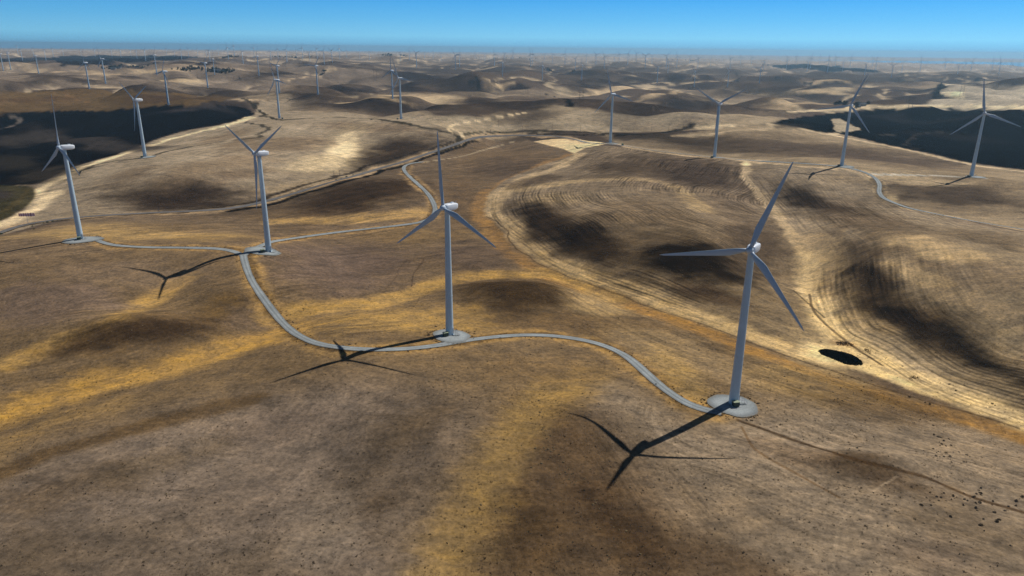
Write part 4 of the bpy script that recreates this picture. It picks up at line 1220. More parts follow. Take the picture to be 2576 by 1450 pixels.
LABELS = {
    "T1": "leftmost near white turbine, one blade straight up, on its gravel apron",
    "T2": "white wind turbine beside the gravel road fork, two blades raised in a V",
    "T3": "white turbine in the middle with gravel apron, one blade leaning left of upright",
    "T5": "nearest and tallest white turbine, on the round gravel pad at right",
    "Ta": "white turbine on the straw hill beside the charcoal field, rotor in a Y",
    "Tb": "white turbine at the bend of the dark track, a second rotor showing right behind it",
    "Tc": "front turbine of the overlapping pair left of centre, one blade pointing right",
    "Td": "white turbine at the left end of the crest road beside the bare pale patch",
    "Te": "white turbine half way along the crest road, rotor in a wide Y",
    "Tf": "white turbine where the crest road turns down, before the charcoal field's pale hole",
    "Tg": "rightmost large turbine, in front of the charcoal field at the right edge",
    "Th": "white turbine standing on the back edge of the left charcoal field above the ochre slope",
    "Ti": "rear turbine of the overlapping pair left of centre, one blade straight up",
    "Tj": "distant turbine on a pale ridge just left of a lone round tree",
    "Tk": "turbine mostly hidden behind the one at the bend of the dark track",
    "L1": "small turbine at the upper edge of the ochre slope on the left",
    "L2": "small turbine just right of and behind the one on the ochre slope's edge",
    "L3": "small turbine on the ridge in front of the black lens-shaped field",
    "L4": "distant turbine beside the farm trees and pale barn on the left",
    "L5": "hazy turbine behind the black lens-shaped field, foot hidden",
    "L6": "distant turbine standing alone in front of the far black strip near the left edge",
    "L7": "distant turbine touching the left edge of the photo",
    "L8": "second distant turbine from the left edge, on the pale stubble",
    "L9": "distant turbine in front of the far black field, left of the ochre-slope turbine's rotor",
    "L0": "distant turbine on the brown rise left of the overlapping towers at the dark track",
}
first = True
pending = []
for key, bx, by, hx, hy, ph in TURB:
    pending.append((key, bx, by, hx, hy, ph, LABELS[key], "wind turbines on the hills"))
mid_lab = ["slim grey turbine left of the centre with its rotor almost edge-on", "small turbine beside two short dark hedges right of centre", "small turbine with a bright hub and one blade up, right of the two dark hedges",
           "small turbine on a round knoll, rotor in a wide Y", "left one of two like turbines on the same brown ridge, with a track behind", "right one of two like turbines on the same brown ridge",
           "small turbine at the right end of the brown ridge, a blade pointing left", "small turbine with Y rotor right of the far black field on the right", "small Y-rotor turbine above the pale fenced field on the right"]
for (bx, by, hx, hy, ph), lab in zip(MIDR, mid_lab):
    pending.append(("M", bx, by, hx, hy, ph, lab, "wind turbines on the hills"))
ORD = ["first", "second", "third", "fourth", "fifth", "sixth", "seventh", "eighth", "ninth", "tenth", "eleventh", "twelfth", "thirteenth", "fourteenth", "fifteenth", "sixteenth", "seventeenth", "eighteenth", "nineteenth", "twentieth"]
zones = [(0, 340, "above the black strip at left"), (340, 660, "above the upper left black field"), (660, 960, "behind the lone round tree"),
         (960, 1300, "on the middle skyline"), (1300, 1540, "behind the two short hedges"), (1540, 1690, "behind the knoll turbine"),
         (1690, 1940, "behind the paired turbines"), (1940, 2070, "over the far black field's left half"), (2070, 2240, "over the far black field's right half"),
         (2240, 2400, "between far black field and river"), (2400, 2600, "before the pale river at right")]
allfar = sorted([(b[0], b) for b in FARR + FARL])
for z0, z1, txt in zones:
    mem = [b for x_, b in allfar if z0 <= x_ < z1]
    for i, (bx, by, hx, hy) in enumerate(mem):
        pending.append(("F", bx, by, hx, hy, random.uniform(0, 120), f"{ORD[i]} from left of the faded turbines {txt}", f"faded turbines {txt}"))

tiny_mesh = {}


def tiny_turbine(var):
    """whole machine as one mesh, for those only a few pixels tall"""
    if var in tiny_mesh: return tiny_mesh[var]
    mb = MB()
    mb.rings([ring(z, r, 8) for z, r in ((-4, 2.0), (0, 2.0), (63.2, 1.25))])
    M0 = Matrix.Translation((0, 0, HUBH)) @ Matrix.Rotation(math.radians(-5), 4, "Y")
    for src, mat in ((nacelle_mesh(), M0), (spinner_mesh(), M0)):
        mb.add([mat @ Vector(v) for v in src.v], src.f)
    bs = blade_mesh(8)
    for k in range(3):
        mt = hub_matrix(var * 15 + 120 * k)
        mb.add([mt @ Vector(v) for v in bs.v], bs.f)
    o = mb.obj("wind_turbine", M_TOWER, None, True)
    tiny_mesh[var] = o
    return o


turb_pos = {}
for key, bx, by, hx, hy, ph, lab, grp in pending:
    P = ground(bx, by)[0]
    h = sight(hx, hy); sh = h[2] / np.hypot(h[0], h[1])
    R = np.hypot(P[0], P[1])
    Hh = CZ + sh * R - P[2]
    sc = Hh / HUBH
    if not (0.6 < sc < 1.6): print("turbine scale", key, bx, by, round(sc, 2), "R", round(R))
    if sc < 0.8: sc = max(sc, 0.62) if key != "F" else random.uniform(0.85, 1.05)      # foot hidden in a fold of the ground
    sc = min(sc, 1.6)
    big = (by - hy) >= 36 or key == "M"
    yaw = AXIS + random.uniform(-0.07, 0.07)
    if big:
        if first:
            o = proto; first = False
        else:
            o = copy_tree(proto)
        bi = 0
        for ch in o.children:
            if ch.name.split(".")[0] == "blade":
                ch.matrix_basis = hub_matrix(ph + 120 * bi); bi += 1
    else:
        var = int(ph // 15) % 8
        if var in tiny_mesh:
            o = tiny_mesh[var].copy(); COL.objects.link(o)
        else:
            o = tiny_turbine(var)
    o.location = P; o.rotation_euler = (0, 0, yaw); o.scale = (sc, sc, sc)
    tag(o, lab, "wind turbine", grp)
    turb_pos[key] = P


# ------------------------------------------------------------------ pad-mounted transformers
def transformer(px, py, label, rz):
    P = ground(px, py)[0]
    r = empty("transformer_box", (P[0], P[1], P[2] + 0.1), rz)
    tag(r, label, "transformer", "transformer boxes at the turbine feet")
    mb = MB(); mb.box((0, 0, 0.1), (3.0, 2.6, 0.5)); mb.obj("plinth", M_CONC, r)
    mb = MB(); mb.box((0, 0, 1.3), (2.4, 1.9, 1.9)); mb.box((0, 1.12, 1.15), (2.0, 0.34, 1.3)); mb.obj("cabinet", M_GREENBOX, r)
    mb = MB(); mb.box((0, 0, 2.31), (2.6, 2.1, 0.12)); mb.obj("lid", M_BOXLID, r)
    return r


for px, py, lab, rz in [(1850, 1024, "dark green transformer box with pale lid in front of the nearest turbine", 0.2), (1121, 848, "dark green transformer box left of the middle turbine's foot", 0.5),
                        (661, 637, "dark transformer box left of the turbine foot by the road fork", 0.6), (199, 605, "dark transformer box at the leftmost turbine's foot", 0.6), (357, 398, "dark transformer box left of the turbine on the straw hill", 0.3),
                        (1566, 366, "dark box on the crest road right of its leftmost turbine", 0.2), (1791, 398, "dark transformer box beside the turbine half way along the crest road", 0.2), (2110, 420, "dark transformer box beside the turbine where the crest road turns", 0.2),
                        (2437, 447, "dark transformer box beside the rightmost large turbine", 0.2), (1000, 301, "dark transformer box at the foot of the front turbine of the overlapping pair", 0.2), (711, 300, "dark transformer box by the turbine at the dark track's bend", 0.2),
                        (417, 266, "dark transformer box by the turbine at the back of the charcoal field", 0.2)]:
    transformer(px, py, lab, rz)


# ------------------------------------------------------------------ shrubs, tumbleweeds, weeds and grass
def leaf_clump(seed, r, h, n, leaf, flat=0.0):
    rg = np.random.default_rng(seed); mb = MB()
    lob = [(rg.uniform(-.45, .45), rg.uniform(-.45, .45), rg.uniform(.6, 1.0)) for _ in range(4)]
    for i in range(n):
        lx, ly, ls = lob[rg.integers(4)]
        d = rg.normal(size=3); d /= np.linalg.norm(d); d[2] = abs(d[2])
        q = rg.uniform(0.55, 1.0) ** 0.5 * ls * 0.75
        c = np.array([(lx + d[0] * q) * r, (ly + d[1] * q) * r, max(0.02, d[2] * q * h)])
        t = rg.normal(size=3); t /= np.linalg.norm(t)
        s = np.cross(t, d); s /= (np.linalg.norm(s) + 1e-6)
        L = leaf * rg.uniform(.6, 1.4)
        mb.add([c - t * L, c + s * L * .6, c + t * L, c - s * L * .6], [(0, 1, 2, 3)])
    return mb


dark_protos = [leaf_clump(100 + i, 0.8, 1.15, 320, 0.085).obj("dark_shrub", M_SHRUB) for i in range(4)]
tan_protos = [leaf_clump(200 + i, 0.62, 0.8, 220, 0.11).obj("tumbleweed", M_TUFT) for i in range(4)]
green_protos = [leaf_clump(300 + i, 1.0, 1.3, 260, 0.17).obj("green_bush", M_GREEN) for i in range(2)]
used = {}


def plant(protos, px, py, sc, label, cat, group):
    P = ground(px, py)[0]
    i = random.randrange(len(protos))
    src = protos[i]
    if used.get(src.name):
        o = src.copy(); COL.objects.link(o)
    else:
        o = src; used[src.name] = True
    o.location = (P[0], P[1], P[2] - 0.02)
    s = 0.7 * sc * random.uniform(0.6, 1.35)
    o.scale = (s, s * random.uniform(.85, 1.15), s * random.uniform(.8, 1.1)); o.rotation_euler = (0, 0, random.uniform(0, 6.28))
    tag(o, label, cat, group)
    return o


def zr(lst, ox): return [(ox + .3331 * x, 966.7 + .3331 * y) for x, y in lst]


D1 = zr([(1890, 315), (1895, 385), (1945, 405), (2010, 415), (1965, 428), (1935, 440), (1985, 470), (2025, 465), (1940, 465), (1890, 490), (1915, 520), (1930, 510), (1985, 520), (2040, 515), (2085, 515), (1910, 545), (1940, 550), (1970, 550), (2015, 548), (2025, 590), (2120, 590), (2140, 535), (2165, 550), (1925, 400), (1955, 455)], 1718.2)
D2 = zr([(1800, 915), (1870, 915), (1915, 850), (1950, 858), (1930, 880), (2145, 880), (2200, 850), (2215, 830), (2245, 785), (2250, 825), (2210, 895), (2240, 895), (2205, 935), (2220, 955), (2020, 1002), (2340, 885), (2120, 915), (2045, 845), (1970, 825), (2130, 872), (2190, 855), (2215, 905)], 1718.2)
D3 = zr([(2268, 1020), (2255, 1070), (2275, 1110), (2370, 1040), (2390, 1028), (2350, 970), (2460, 925), (2510, 885), (2515, 920), (2565, 855), (2475, 1222), (2435, 960), (2380, 1045)], 1718.2)
D4 = zr([(1830, 140), (1865, 153), (1712, 100), (2335, 148), (2357, 162), (2010, 2), (2040, 10), (2060, 50)], 1718.2)
D5 = zr([(1815, 525), (1390, 425), (1170, 665), (740, 490), (825, 580), (905, 570), (1315, 485), (1525, 845), (1715, 852), (1365, 22), (1345, 50), (1325, 125), (1370, 127), (640, 130), (845, 130), (1205, 128), (270, 1022), (550, 1165), (645, 1355), (685, 1330), (460, 1275), (955, 1045), (115, 862), (180, 875), (1440, 1350), (1425, 1418), (770, -55), (300, -110), (190, -250), (120, -255)], 1718.2)
for lst, lab, grp, s in [(D1, "dark round shrub in the loose cluster on the slope at right", "shrubs in the loose cluster at right", 0.85), (D2, "dark shrub beside the faint rut near the lower right edge", "shrubs beside the faint rut", 0.95),
                         (D3, "larger dark shrub near the lower right edge of the slope", "larger shrubs at the lower right edge", 1.1), (D4, "dark bush beside the orange field edge at right", "bushes along the orange field edge", 1.0),
                         (D5, "lone dark shrub on the bare slope below the nearest turbine", "lone shrubs on the bare slope", 0.75)]:
    for px, py in lst:
        plant(dark_protos, px, py, s, lab, "shrub", grp)
T1L = zr([(1490, 125), (1500, 145), (1510, 190), (1480, 170), (1495, 235), (1535, 210), (1520, 250), (1530, 310), (1515, 345), (1540, 350), (1580, 390), (1540, 385), (1560, 430), (1530, 480), (1560, 490), (1600, 480), (1605, 495), (1580, 510), (1540, 500), (1465, 485), (1500, 215), (1525, 330), (1550, 410)], 859.1)
T2L = zr([(1645, 530), (1580, 550), (1640, 580), (1675, 590), (1650, 625), (1700, 625), (1720, 645), (1690, 665), (1650, 680), (1700, 685), (1740, 680), (1720, 720), (1770, 735), (1735, 745), (1760, 760), (1510, 600), (1490, 605), (1435, 630), (1370, 685), (1880, 645), (1835, 715)], 859.1)
T3L = zr([(2180, 780), (2400, 715), (1325, 905), (1055, 912), (1040, 935), (1910, 875), (1920, 900), (1900, 910), (1945, 940), (2040, 1020), (2055, 1080), (1955, 1095), (2095, 1105), (2150, 1110), (2010, 1295), (2015, 1325), (2255, 1285), (2330, 1360), (1075, 1220)], 859.1)
T4L = zr([(1255, 830), (1270, 865), (1215, 760), (1595, 1080), (2000, 1190), (1885, 1430), (1165, 715), (1230, 665), (490, 580), (375, 570), (530, 485), (200, 685), (275, 635), (2415, 635), (150, 1310), (245, 1315), (880, 300), (2170, 240), (2040, 265), (105, 765), (970, 100), (1030, 105), (860, 95)], 0)
T5L = zr([(830, 20), (650, 80), (205, 295), (340, 615), (1390, 75), (1775, 155), (1880, 205), (2110, 330), (1205, -30), (1415, -10), (855, -20)], 859.1)
for lst, lab, grp, s in [(T1L, "small straw tumbleweed in the line running down the brown slope", "tumbleweeds strung down the brown slope", 0.9), (T2L, "straw tumbleweed in the clump half way down the brown slope", "tumbleweeds clumped on the brown slope", 0.9),
                         (T3L, "straw tumbleweed alone on the lower slope at the bottom", "tumbleweeds alone on the lower slope", 0.9), (T4L, "straw tumbleweed on the grey slope at lower left", "tumbleweeds on the grey slope at left", 0.9),
                         (T5L, "small tumbleweed on the slope below the long gravel road", "tumbleweeds below the long gravel road", 0.8)]:
    for px, py in lst:
        plant(tan_protos, px, py, s, lab, "tumbleweed", grp)
for px, py, s, lab in [(1096, 822, 1.3, "dark bush just behind the middle turbine's apron"), (1150, 763, 0.9, "dark bush on the shoulder of the brown knob"), (1650, 968, 1.0, "dark bush on the left verge where the road bends to the round pad")]:
    plant(dark_protos, px, py, s, lab, "bush", "bushes by the gravel road")
for px, py, s in [(2, 590, 2.2), (82, 570, 1.4), (86, 577, 1.2), (110, 562, 1.5), (120, 560, 1.5), (132, 558, 1.3), (145, 556, 1.2), (156, 555, 1.2)]:
    plant(green_protos, px, py, s, "small green bush along the valley road at the left edge", "bush", "green bushes along the valley road")
for px, py, s in [(845, 453, 1.8), (858, 450, 1.8), (872, 446, 1.8), (888, 441, 1.6), (1240, 337, 2.6), (1258, 335, 2.6), (1275, 334, 2.6), (1222, 339, 2.2)]:
    plant(green_protos, px, py, s, "small green bush beside the ditch further up the valley road", "bush", "green bushes beside the upper ditch")


def scatter_mesh(name, pts, rad, h, blades, mat, seed):
    rg = np.random.default_rng(seed)
    n = len(pts) * blades
    base = np.repeat(pts, blades, axis=0)
    ang = rg.uniform(0, 2 * np.pi, n); rr = rad * rg.uniform(0, 1, n); sc = np.repeat(rg.uniform(.5, 1.4, len(pts)), blades)
    cx = base[:, 0] + rr * sc * np.cos(ang); cy = base[:, 1] + rr * sc * np.sin(ang); cz = base[:, 2]
    a2 = rg.uniform(0, 2 * np.pi, n); w = 0.35 * rad * sc
    hh = h * sc * rg.uniform(.6, 1.2, n); lean = rg.normal(0, .35, (n, 2)) * hh[:, None]
    V = np.empty((n, 3, 3), np.float32)
    V[:, 0] = np.stack([cx - w * np.cos(a2), cy - w * np.sin(a2), cz - 0.03], 1)
    V[:, 1] = np.stack([cx + w * np.cos(a2), cy + w * np.sin(a2), cz - 0.03], 1)
    V[:, 2] = np.stack([cx + lean[:, 0], cy + lean[:, 1], cz + hh], 1)
    me = bpy.data.meshes.new(name)
    me.vertices.add(n * 3); me.vertices.foreach_set("co", V.ravel())
    me.loops.add(n * 3); me.loops.foreach_set("vertex_index", np.arange(n * 3, dtype=np.int32))
    me.polygons.add(n); me.polygons.foreach_set("loop_start", (np.arange(n) * 3).astype(np.int32))
    me.update(calc_edges=True); me.materials.append(mat)
    o = bpy.data.objects.new(name, me); COL.objects.link(o)
    return o


# scrub along the road verges
wp = []
for key, P, w in road_lines:
    if key == "R5": continue
    T = np.gradient(P, axis=0); T /= np.linalg.norm(T, axis=1)[:, None]
    Nn = np.stack([-T[:, 1], T[:, 0]], 1)
    for rep in range(2):
        sgn = RNG.choice([-1, 1], len(P))
        off = w / 2 + 0.3 + RNG.exponential(0.7, len(P))
        keepm = fbm(P[:, 0] + 40 * sgn, P[:, 1], 18, 2, 61) > -0.15
        Q = P + Nn * (sgn * off)[:, None] + RNG.normal(0, 0.5, P.shape)
        wp.append(Q[keepm])
for px, py, r in [(1134, 845, 10.4), (1845, 1020, 10.2), (660, 632, 10.0), (207, 604, 12)]:
    c = ground(px, py)[0]
    a = RNG.uniform(0, 2 * np.pi, 70); q = r + RNG.exponential(0.8, 70)
    wp.append(np.stack([c[0] + q * np.cos(a), c[1] + q * np.sin(a)], 1))
wp = np.vstack(wp)
wp3 = np.column_stack([wp, ground_z(wp[:, 0], wp[:, 1])])
tag(scatter_mesh("roadside_weeds", wp3, 0.5, 0.35, 9, M_WEED, 5), "low dark dry weeds along the gravel road verges", "weeds", kind="stuff")
# dry grass tufts over the near slopes
ng = 52000
a = np.radians(RNG.uniform(-44, 44, ng)); q = 118 + 430 * RNG.uniform(0, 1, ng) ** 1.3
gp = np.stack([q * np.sin(a), q * np.cos(a)], 1)
gp = gp[(fbm(gp[:, 0], gp[:, 1], 22, 3, 71) + 0.25 * RNG.normal(size=len(gp))) > 0.02]
for key, P, w in road_lines:
    near = np.ones(len(gp), bool)
    d, _, _ = poly_dist(P[::3], gp[:, 0], gp[:, 1])
    gp = gp[d > w / 2 + 0.8]
for px, py, r in [(1134, 845, 11.5), (1845, 1020, 11), (660, 632, 13), (207, 604, 14)]:
    c = ground(px, py)[0]
    gp = gp[np.hypot(gp[:, 0] - c[0], gp[:, 1] - c[1]) > r]
gp3 = np.column_stack([gp, ground_z(gp[:, 0], gp[:, 1])])
tag(scatter_mesh("grass_tufts", gp3, 0.22, 0.26, 5, M_GRASS, 6), "short dry grass tufts over the near slopes", "grass", kind="stuff")


# low weeds and pale clods dotted over the bare slopes
for nm, cnt, mat, seed, rad, hh, lab, cat in [("scattered_weeds", 2600, M_WEED, 81, 0.34, 0.30, "tiny dark weeds dotted over the near bare slopes", "weeds"), ("straw_wisps", 3000, M_TUFT, 82, 0.34, 0.24, "tiny pale wisps of straw dotted over the near bare slopes", "straw")]:
    rg_ = np.random.default_rng(seed)
    a = np.radians(rg_.uniform(-43, 43, cnt * 2)); q = 120 + 330 * rg_.uniform(0, 1, cnt * 2) ** 1.2
    wp_ = np.stack([q * np.sin(a), q * np.cos(a)], 1)
    wp_ = wp_[(fbm(wp_[:, 0], wp_[:, 1], 30, 3, seed) + 0.3 * rg_.normal(size=len(wp_))) > 0.12][:cnt]
    for key, P, w in road_lines:
        d, _, _ = poly_dist(P[::3], wp_[:, 0], wp_[:, 1])
        wp_ = wp_[d > w / 2 + 0.6]
    for px, py, r in [(1134, 845, 11), (1845, 1020, 11), (660, 632, 13), (207, 604, 14)]:
        c = ground(px, py)[0]
        wp_ = wp_[np.hypot(wp_[:, 0] - c[0], wp_[:, 1] - c[1]) > r]
    tag(scatter_mesh(nm, np.column_stack([wp_, ground_z(wp_[:, 0], wp_[:, 1])]), rad, hh, 8, mat, seed), lab, cat, kind="stuff")


def thicket(name, pix, h, n, leaf, mat, label, cat):
    """a dense low stand of plants filling an outline on the ground"""
    s = smooth_line(list(pix) + [pix[0]], 4)
    P = ground(s[:, 0], s[:, 1])[:, :2]
    lo, hi = P.min(0), P.max(0); rg = np.random.default_rng(int(pix[0][0]))
    c = rg.uniform(lo, hi, (n * 4, 2))
    ins = np.zeros(len(c), bool)
    for i in range(len(P) - 1):
        (x1, y1), (x2, y2) = P[i], P[i + 1]
        if y1 == y2: continue
        ins ^= ((y1 > c[:, 1]) != (y2 > c[:, 1])) & (c[:, 0] < (x2 - x1) * (c[:, 1] - y1) / (y2 - y1) + x1)
    c = c[ins][:n]
    d, _, _ = poly_dist(P, c[:, 0], c[:, 1])
    zz = ground_z(c[:, 0], c[:, 1])
    top = h * (0.35 + 0.65 * sstep(0, 2.0, d)) * rg.uniform(.75, 1.1, len(c))
    ctr = P.mean(0); zc = float(ground_z(ctr[0], ctr[1])[0])
    mb = MB()
    for i in range(len(c)):
        a = rg.uniform(0, 6.28); w = leaf * rg.uniform(.6, 1.3); ln = rg.normal(0, .25, 2) * top[i]
        x, y, z = c[i, 0] - ctr[0], c[i, 1] - ctr[1], zz[i] - zc
        dx, dy = math.cos(a) * w, math.sin(a) * w
        mb.add([(x - dx, y - dy, z - .05), (x + dx, y + dy, z - .05), (x + dx * .5 + ln[0], y + dy * .5 + ln[1], z + top[i]), (x - dx * .5 + ln[0], y - dy * .5 + ln[1], z + top[i] * .9)], [(0, 1, 2, 3)])
    o = mb.obj(name, mat)
    o.location = (ctr[0], ctr[1], zc)
    return tag(o, label, cat, kind="stuff" if name == "dead_brush" else None)


thicket("reed_bed", [(2057, 884), (2073, 879), (2111, 885), (2139, 892), (2156, 900), (2169, 911), (2168, 919), (2150, 920), (2125, 916), (2088, 901), (2068, 893)], 1.0, 4200, 0.2, M_REED, "dark green reed bed in the hollow at the field edge", "reeds")
thicket("dead_brush", [(2101, 861), (2122, 860), (2146, 866), (2148, 871), (2130, 871), (2106, 869)], 0.9, 240, 0.14, M_BRUSH, "dead brown brush just behind the dark reed bed", "brush")
thicket("dead_brush", [(2172, 877), (2186, 880), (2192, 888), (2188, 892), (2178, 884)], 0.8, 110, 0.13, M_BRUSH, "dead brown brush right of the dark reed bed", "brush")
thicket("dead_brush", [(2284, 948), (2300, 946), (2314, 951), (2306, 958), (2288, 956)], 0.7, 90, 0.13, M_BRUSH, "sparse grey-brown brush on the pale strip at right", "brush")


# ------------------------------------------------------------------ trees, hedges, farm buildings
def tree(px, py, h, r, label, mat=M_TREE, seed=0, name="tree", group=None):
    P = ground(px, py)[0]
    root = empty(name, (P[0], P[1], P[2]))
    tag(root, label, "tree", group)
    mb = MB()
    mb.tube((0, 0, -0.5), (0.1, 0, h * .45), h * .035, h * .02, 7)
    rg = np.random.default_rng(seed)
    for i in range(5):
        a = rg.uniform(0, 6.28)
        mb.tube((0.05, 0, h * rg.uniform(.25, .42)), (math.cos(a) * r * .6, math.sin(a) * r * .6, h * rg.uniform(.5, .75)), h * .015, h * .006, 5)
    mb.obj("trunk", M_TRUNK, root)
    mb = MB()
    lob = [(rg.uniform(-.5, .5) * r, rg.uniform(-.5, .5) * r, h * rg.uniform(.4, .78), rg.uniform(.38, .6)) for _ in range(9)]
    for i in range(620):
        lx, ly, lz, ls = lob[rg.integers(9)]
        d = rg.normal(size=3); d /= np.linalg.norm(d)
        q = ls * rg.uniform(.5, 1.05)
        c = np.array([lx + d[0] * q * r, ly + d[1] * q * r, lz + d[2] * q * h * .38])
        c[2] = max(c[2], h * .12)
        t = rg.normal(size=3); t /= np.linalg.norm(t); s = np.cross(t, d); s /= np.linalg.norm(s) + 1e-6
        L = r * .11 * rg.uniform(.6, 1.4)
        mb.add([c - t * L, c + s * L * .7, c + t * L, c - s * L * .7], [(0, 1, 2, 3)])
    mb.obj("crown", mat, root)
    return root


tree(816, 184, 15, 10, "lone round dark tree on the ridge right of a distant turbine", seed=1)
tree(2155, 272, 12, 7, "dark tree standing in the farmyard behind the right charcoal field", seed=2)
tree(2147, 268, 8, 5, "smaller tree left of the farmhouse behind the right charcoal field", seed=3)


def grove(pix, wid, h, n, label, mat=M_TREE, name="grove"):
    P = line_pts(pix, 6)
    rg = np.random.default_rng(int(pix[0][0] * 3 + pix[0][1]))
    seg = np.hypot(*np.diff(P, axis=0).T); s = np.concatenate([[0], np.cumsum(seg)])
    q = rg.uniform(0, s[-1], n)
    x = np.interp(q, s, P[:, 0]) + rg.normal(0, wid * .35, n); y = np.interp(q, s, P[:, 1]) + rg.normal(0, wid * .35, n)
    z = ground_z(x, y)
    ctr = np.array([x.mean(), y.mean(), z.mean()])
    mb = MB()
    for i in range(n):
        hh = h * rg.uniform(.55, 1.15); r = hh * rg.uniform(.35, .55)
        for j in range(26):
            d = rg.normal(size=3); d /= np.linalg.norm(d)
            c = np.array([x[i], y[i], z[i] + hh * .5]) - ctr + d * np.array([r, r, hh * .5]) * rg.uniform(.5, 1.0)
            t = rg.normal(size=3); t /= np.linalg.norm(t); s2 = np.cross(t, d); s2 /= np.linalg.norm(s2) + 1e-6
            L = r * .42
            mb.add([c - t * L, c + s2 * L, c + t * L, c - s2 * L], [(0, 1, 2, 3)])
    o = mb.obj(name, mat)
    o.location = ctr
    return tag(o, label, "trees", kind="stuff")


grove([(2098, 261), (2110, 263), (2125, 266), (2133, 268)], 22, 9, 60, "dark row of trees beside the farmyard behind the right charcoal field")
grove([(2155, 263), (2170, 265), (2182, 262)], 14, 7, 24, "low trees behind the farmhouse behind the right charcoal field")
grove([(541, 179), (552, 181), (566, 182), (574, 180)], 40, 11, 46, "trees round the pale barn at upper left")
grove([(452, 175), (470, 176), (502, 174)], 50, 8, 44, "dark scrub trees in the hollow left of the barn")
grove([(322, 170), (350, 170), (382, 169)], 60, 9, 50, "dark trees in the hollow below the far black field")
grove([(262, 173), (285, 171), (308, 168)], 50, 9, 44, "trees round the low farm sheds at upper left")
grove([(415, 150), (440, 148), (458, 147)], 80, 12, 50, "dark grove along the lower edge of the far black field")
grove([(557, 146), (572, 145), (592, 143)], 70, 12, 36, "dark grove on the pale plain right of the far black field")
grove([(662, 143), (690, 143), (720, 143)], 90, 12, 44, "long dark grove on the skyline left of the lone tree")
grove([(968, 140), (982, 140)], 70, 13, 26, "small dark grove left of the hazy middle skyline")
grove([(1010, 141), (1022, 141)], 60, 12, 16, "tiny dark grove in the hazy middle skyline")
grove([(1203, 147), (1240, 147), (1283, 147)], 70, 11, 60, "long dark strip of trees on the hazy plain in the middle")
grove([(1322, 148), (1350, 148), (1376, 148)], 70, 11, 44, "short dark strip of trees on the hazy plain right of the middle")
grove([(1664, 150), (1720, 152), (1790, 153), (1860, 152)], 110, 12, 90, "very long dark tree line across the hazy plain at right")
grove([(1922, 164), (1935, 165)], 50, 10, 18, "dark clump at the left tip of the far black field on the right")
grove([(2346, 247), (2354, 238), (2362, 225), (2371, 212)], 14, 8, 60, "dark hedge along the left side of the pale field", name="hedge")
grove([(1380, 173), (1383, 178), (1384, 181)], 16, 9, 18, "left one of two short dark hedges on the pale hill", name="hedge")
grove([(1443, 177), (1445, 182)], 14, 8, 14, "right one of two short dark hedges on the pale hill", name="hedge")
for x0, y0, x1, y1, lab in [(700, 144, 800, 146, "left of centre"), (2240, 158, 2340, 160, "at right"), (2380, 160, 2570, 168, "at the right edge")]:
    grove([(x0, y0), ((x0 + x1) / 2, (y0 + y1) / 2), (x1, y1)], 200, 12, 60, "faint bluish tree line on the horizon " + lab)


def farmhouse(px, py, L, Wd, h, rz, label, name="farmhouse", cat="house"):
    P = ground(px, py)[0]
    r = empty(name, (P[0], P[1], P[2]), rz)
    tag(r, label, cat)
    mb = MB(); mb.box((0, 0, h / 2 - .5), (L, Wd, h + 1)); mb.obj("wall", M_WALL, r)
    mb = MB(); e = .6; rh = Wd * .3
    v = [(-L / 2 - e, -Wd / 2 - e, h), (L / 2 + e, -Wd / 2 - e, h), (L / 2 + e, Wd / 2 + e, h), (-L / 2 - e, Wd / 2 + e, h), (-L / 2 - e, 0, h + rh), (L / 2 + e, 0, h + rh)]
    mb.add(v, [(0, 1, 5, 4), (2, 3, 4, 5), (0, 4, 3), (1, 2, 5), (3, 2, 1, 0)]); mb.obj("roof", M_ROOF, r)
    mb = MB(); mb.box((L * .1, -Wd / 2 - .03, 1.2), (1.4, .1, 2.3)); mb.obj("door", M_DOOR, r)
    for q in (-.3, .32):
        mb = MB(); mb.box((L * q, -Wd / 2 - .03, 1.7), (1.6, .1, 1.2)); mb.obj("window", M_GLASS, r)
    return r


farmhouse(2168, 266, 18, 10, 4, 0.2, "grey-roofed farmhouse behind the right charcoal field")
farmhouse(2158, 270, 12, 8, 3.5, 0.4, "small pale shed beside the farmyard tree", "shed", "shed")
farmhouse(547, 181, 26, 14, 6, -0.3, "pale barn among dark trees at upper left", "barn", "barn")
farmhouse(284, 175, 34, 14, 5, -0.2, "long pale farm shed in front of trees at upper left", "shed", "shed")
farmhouse(300, 173, 20, 12, 5, -0.2, "shorter pale farm shed right of the long one at upper left", "shed", "shed")


# ------------------------------------------------------------------ poles
def pole(px, py, top, label, group):
    P = ground(px, py)[0]
    h = sight(px, top); sh = h[2] / np.hypot(h[0], h[1])
    H = min(max(CZ + sh * np.hypot(P[0], P[1]) - P[2], 6), 22)
    r = empty("utility_pole", (P[0], P[1], P[2]), random.uniform(-.3, .3) + 0.4)
    tag(r, label, "utility pole", group)
    mb = MB(); mb.tube((0, 0, -1), (0, 0, H), .24, .15, 8); mb.obj("pole", M_WOOD, r)
    mb = MB(); mb.box((0, 0.2, H - 0.7), (2.6, .16, .2))
    for q in (-1.15, -.45, .45, 1.15): mb.tube((q, .2, H - .6), (q, .2, H - .3), .07, .05, 6)
    mb.obj("crossarm", M_WOOD, r)


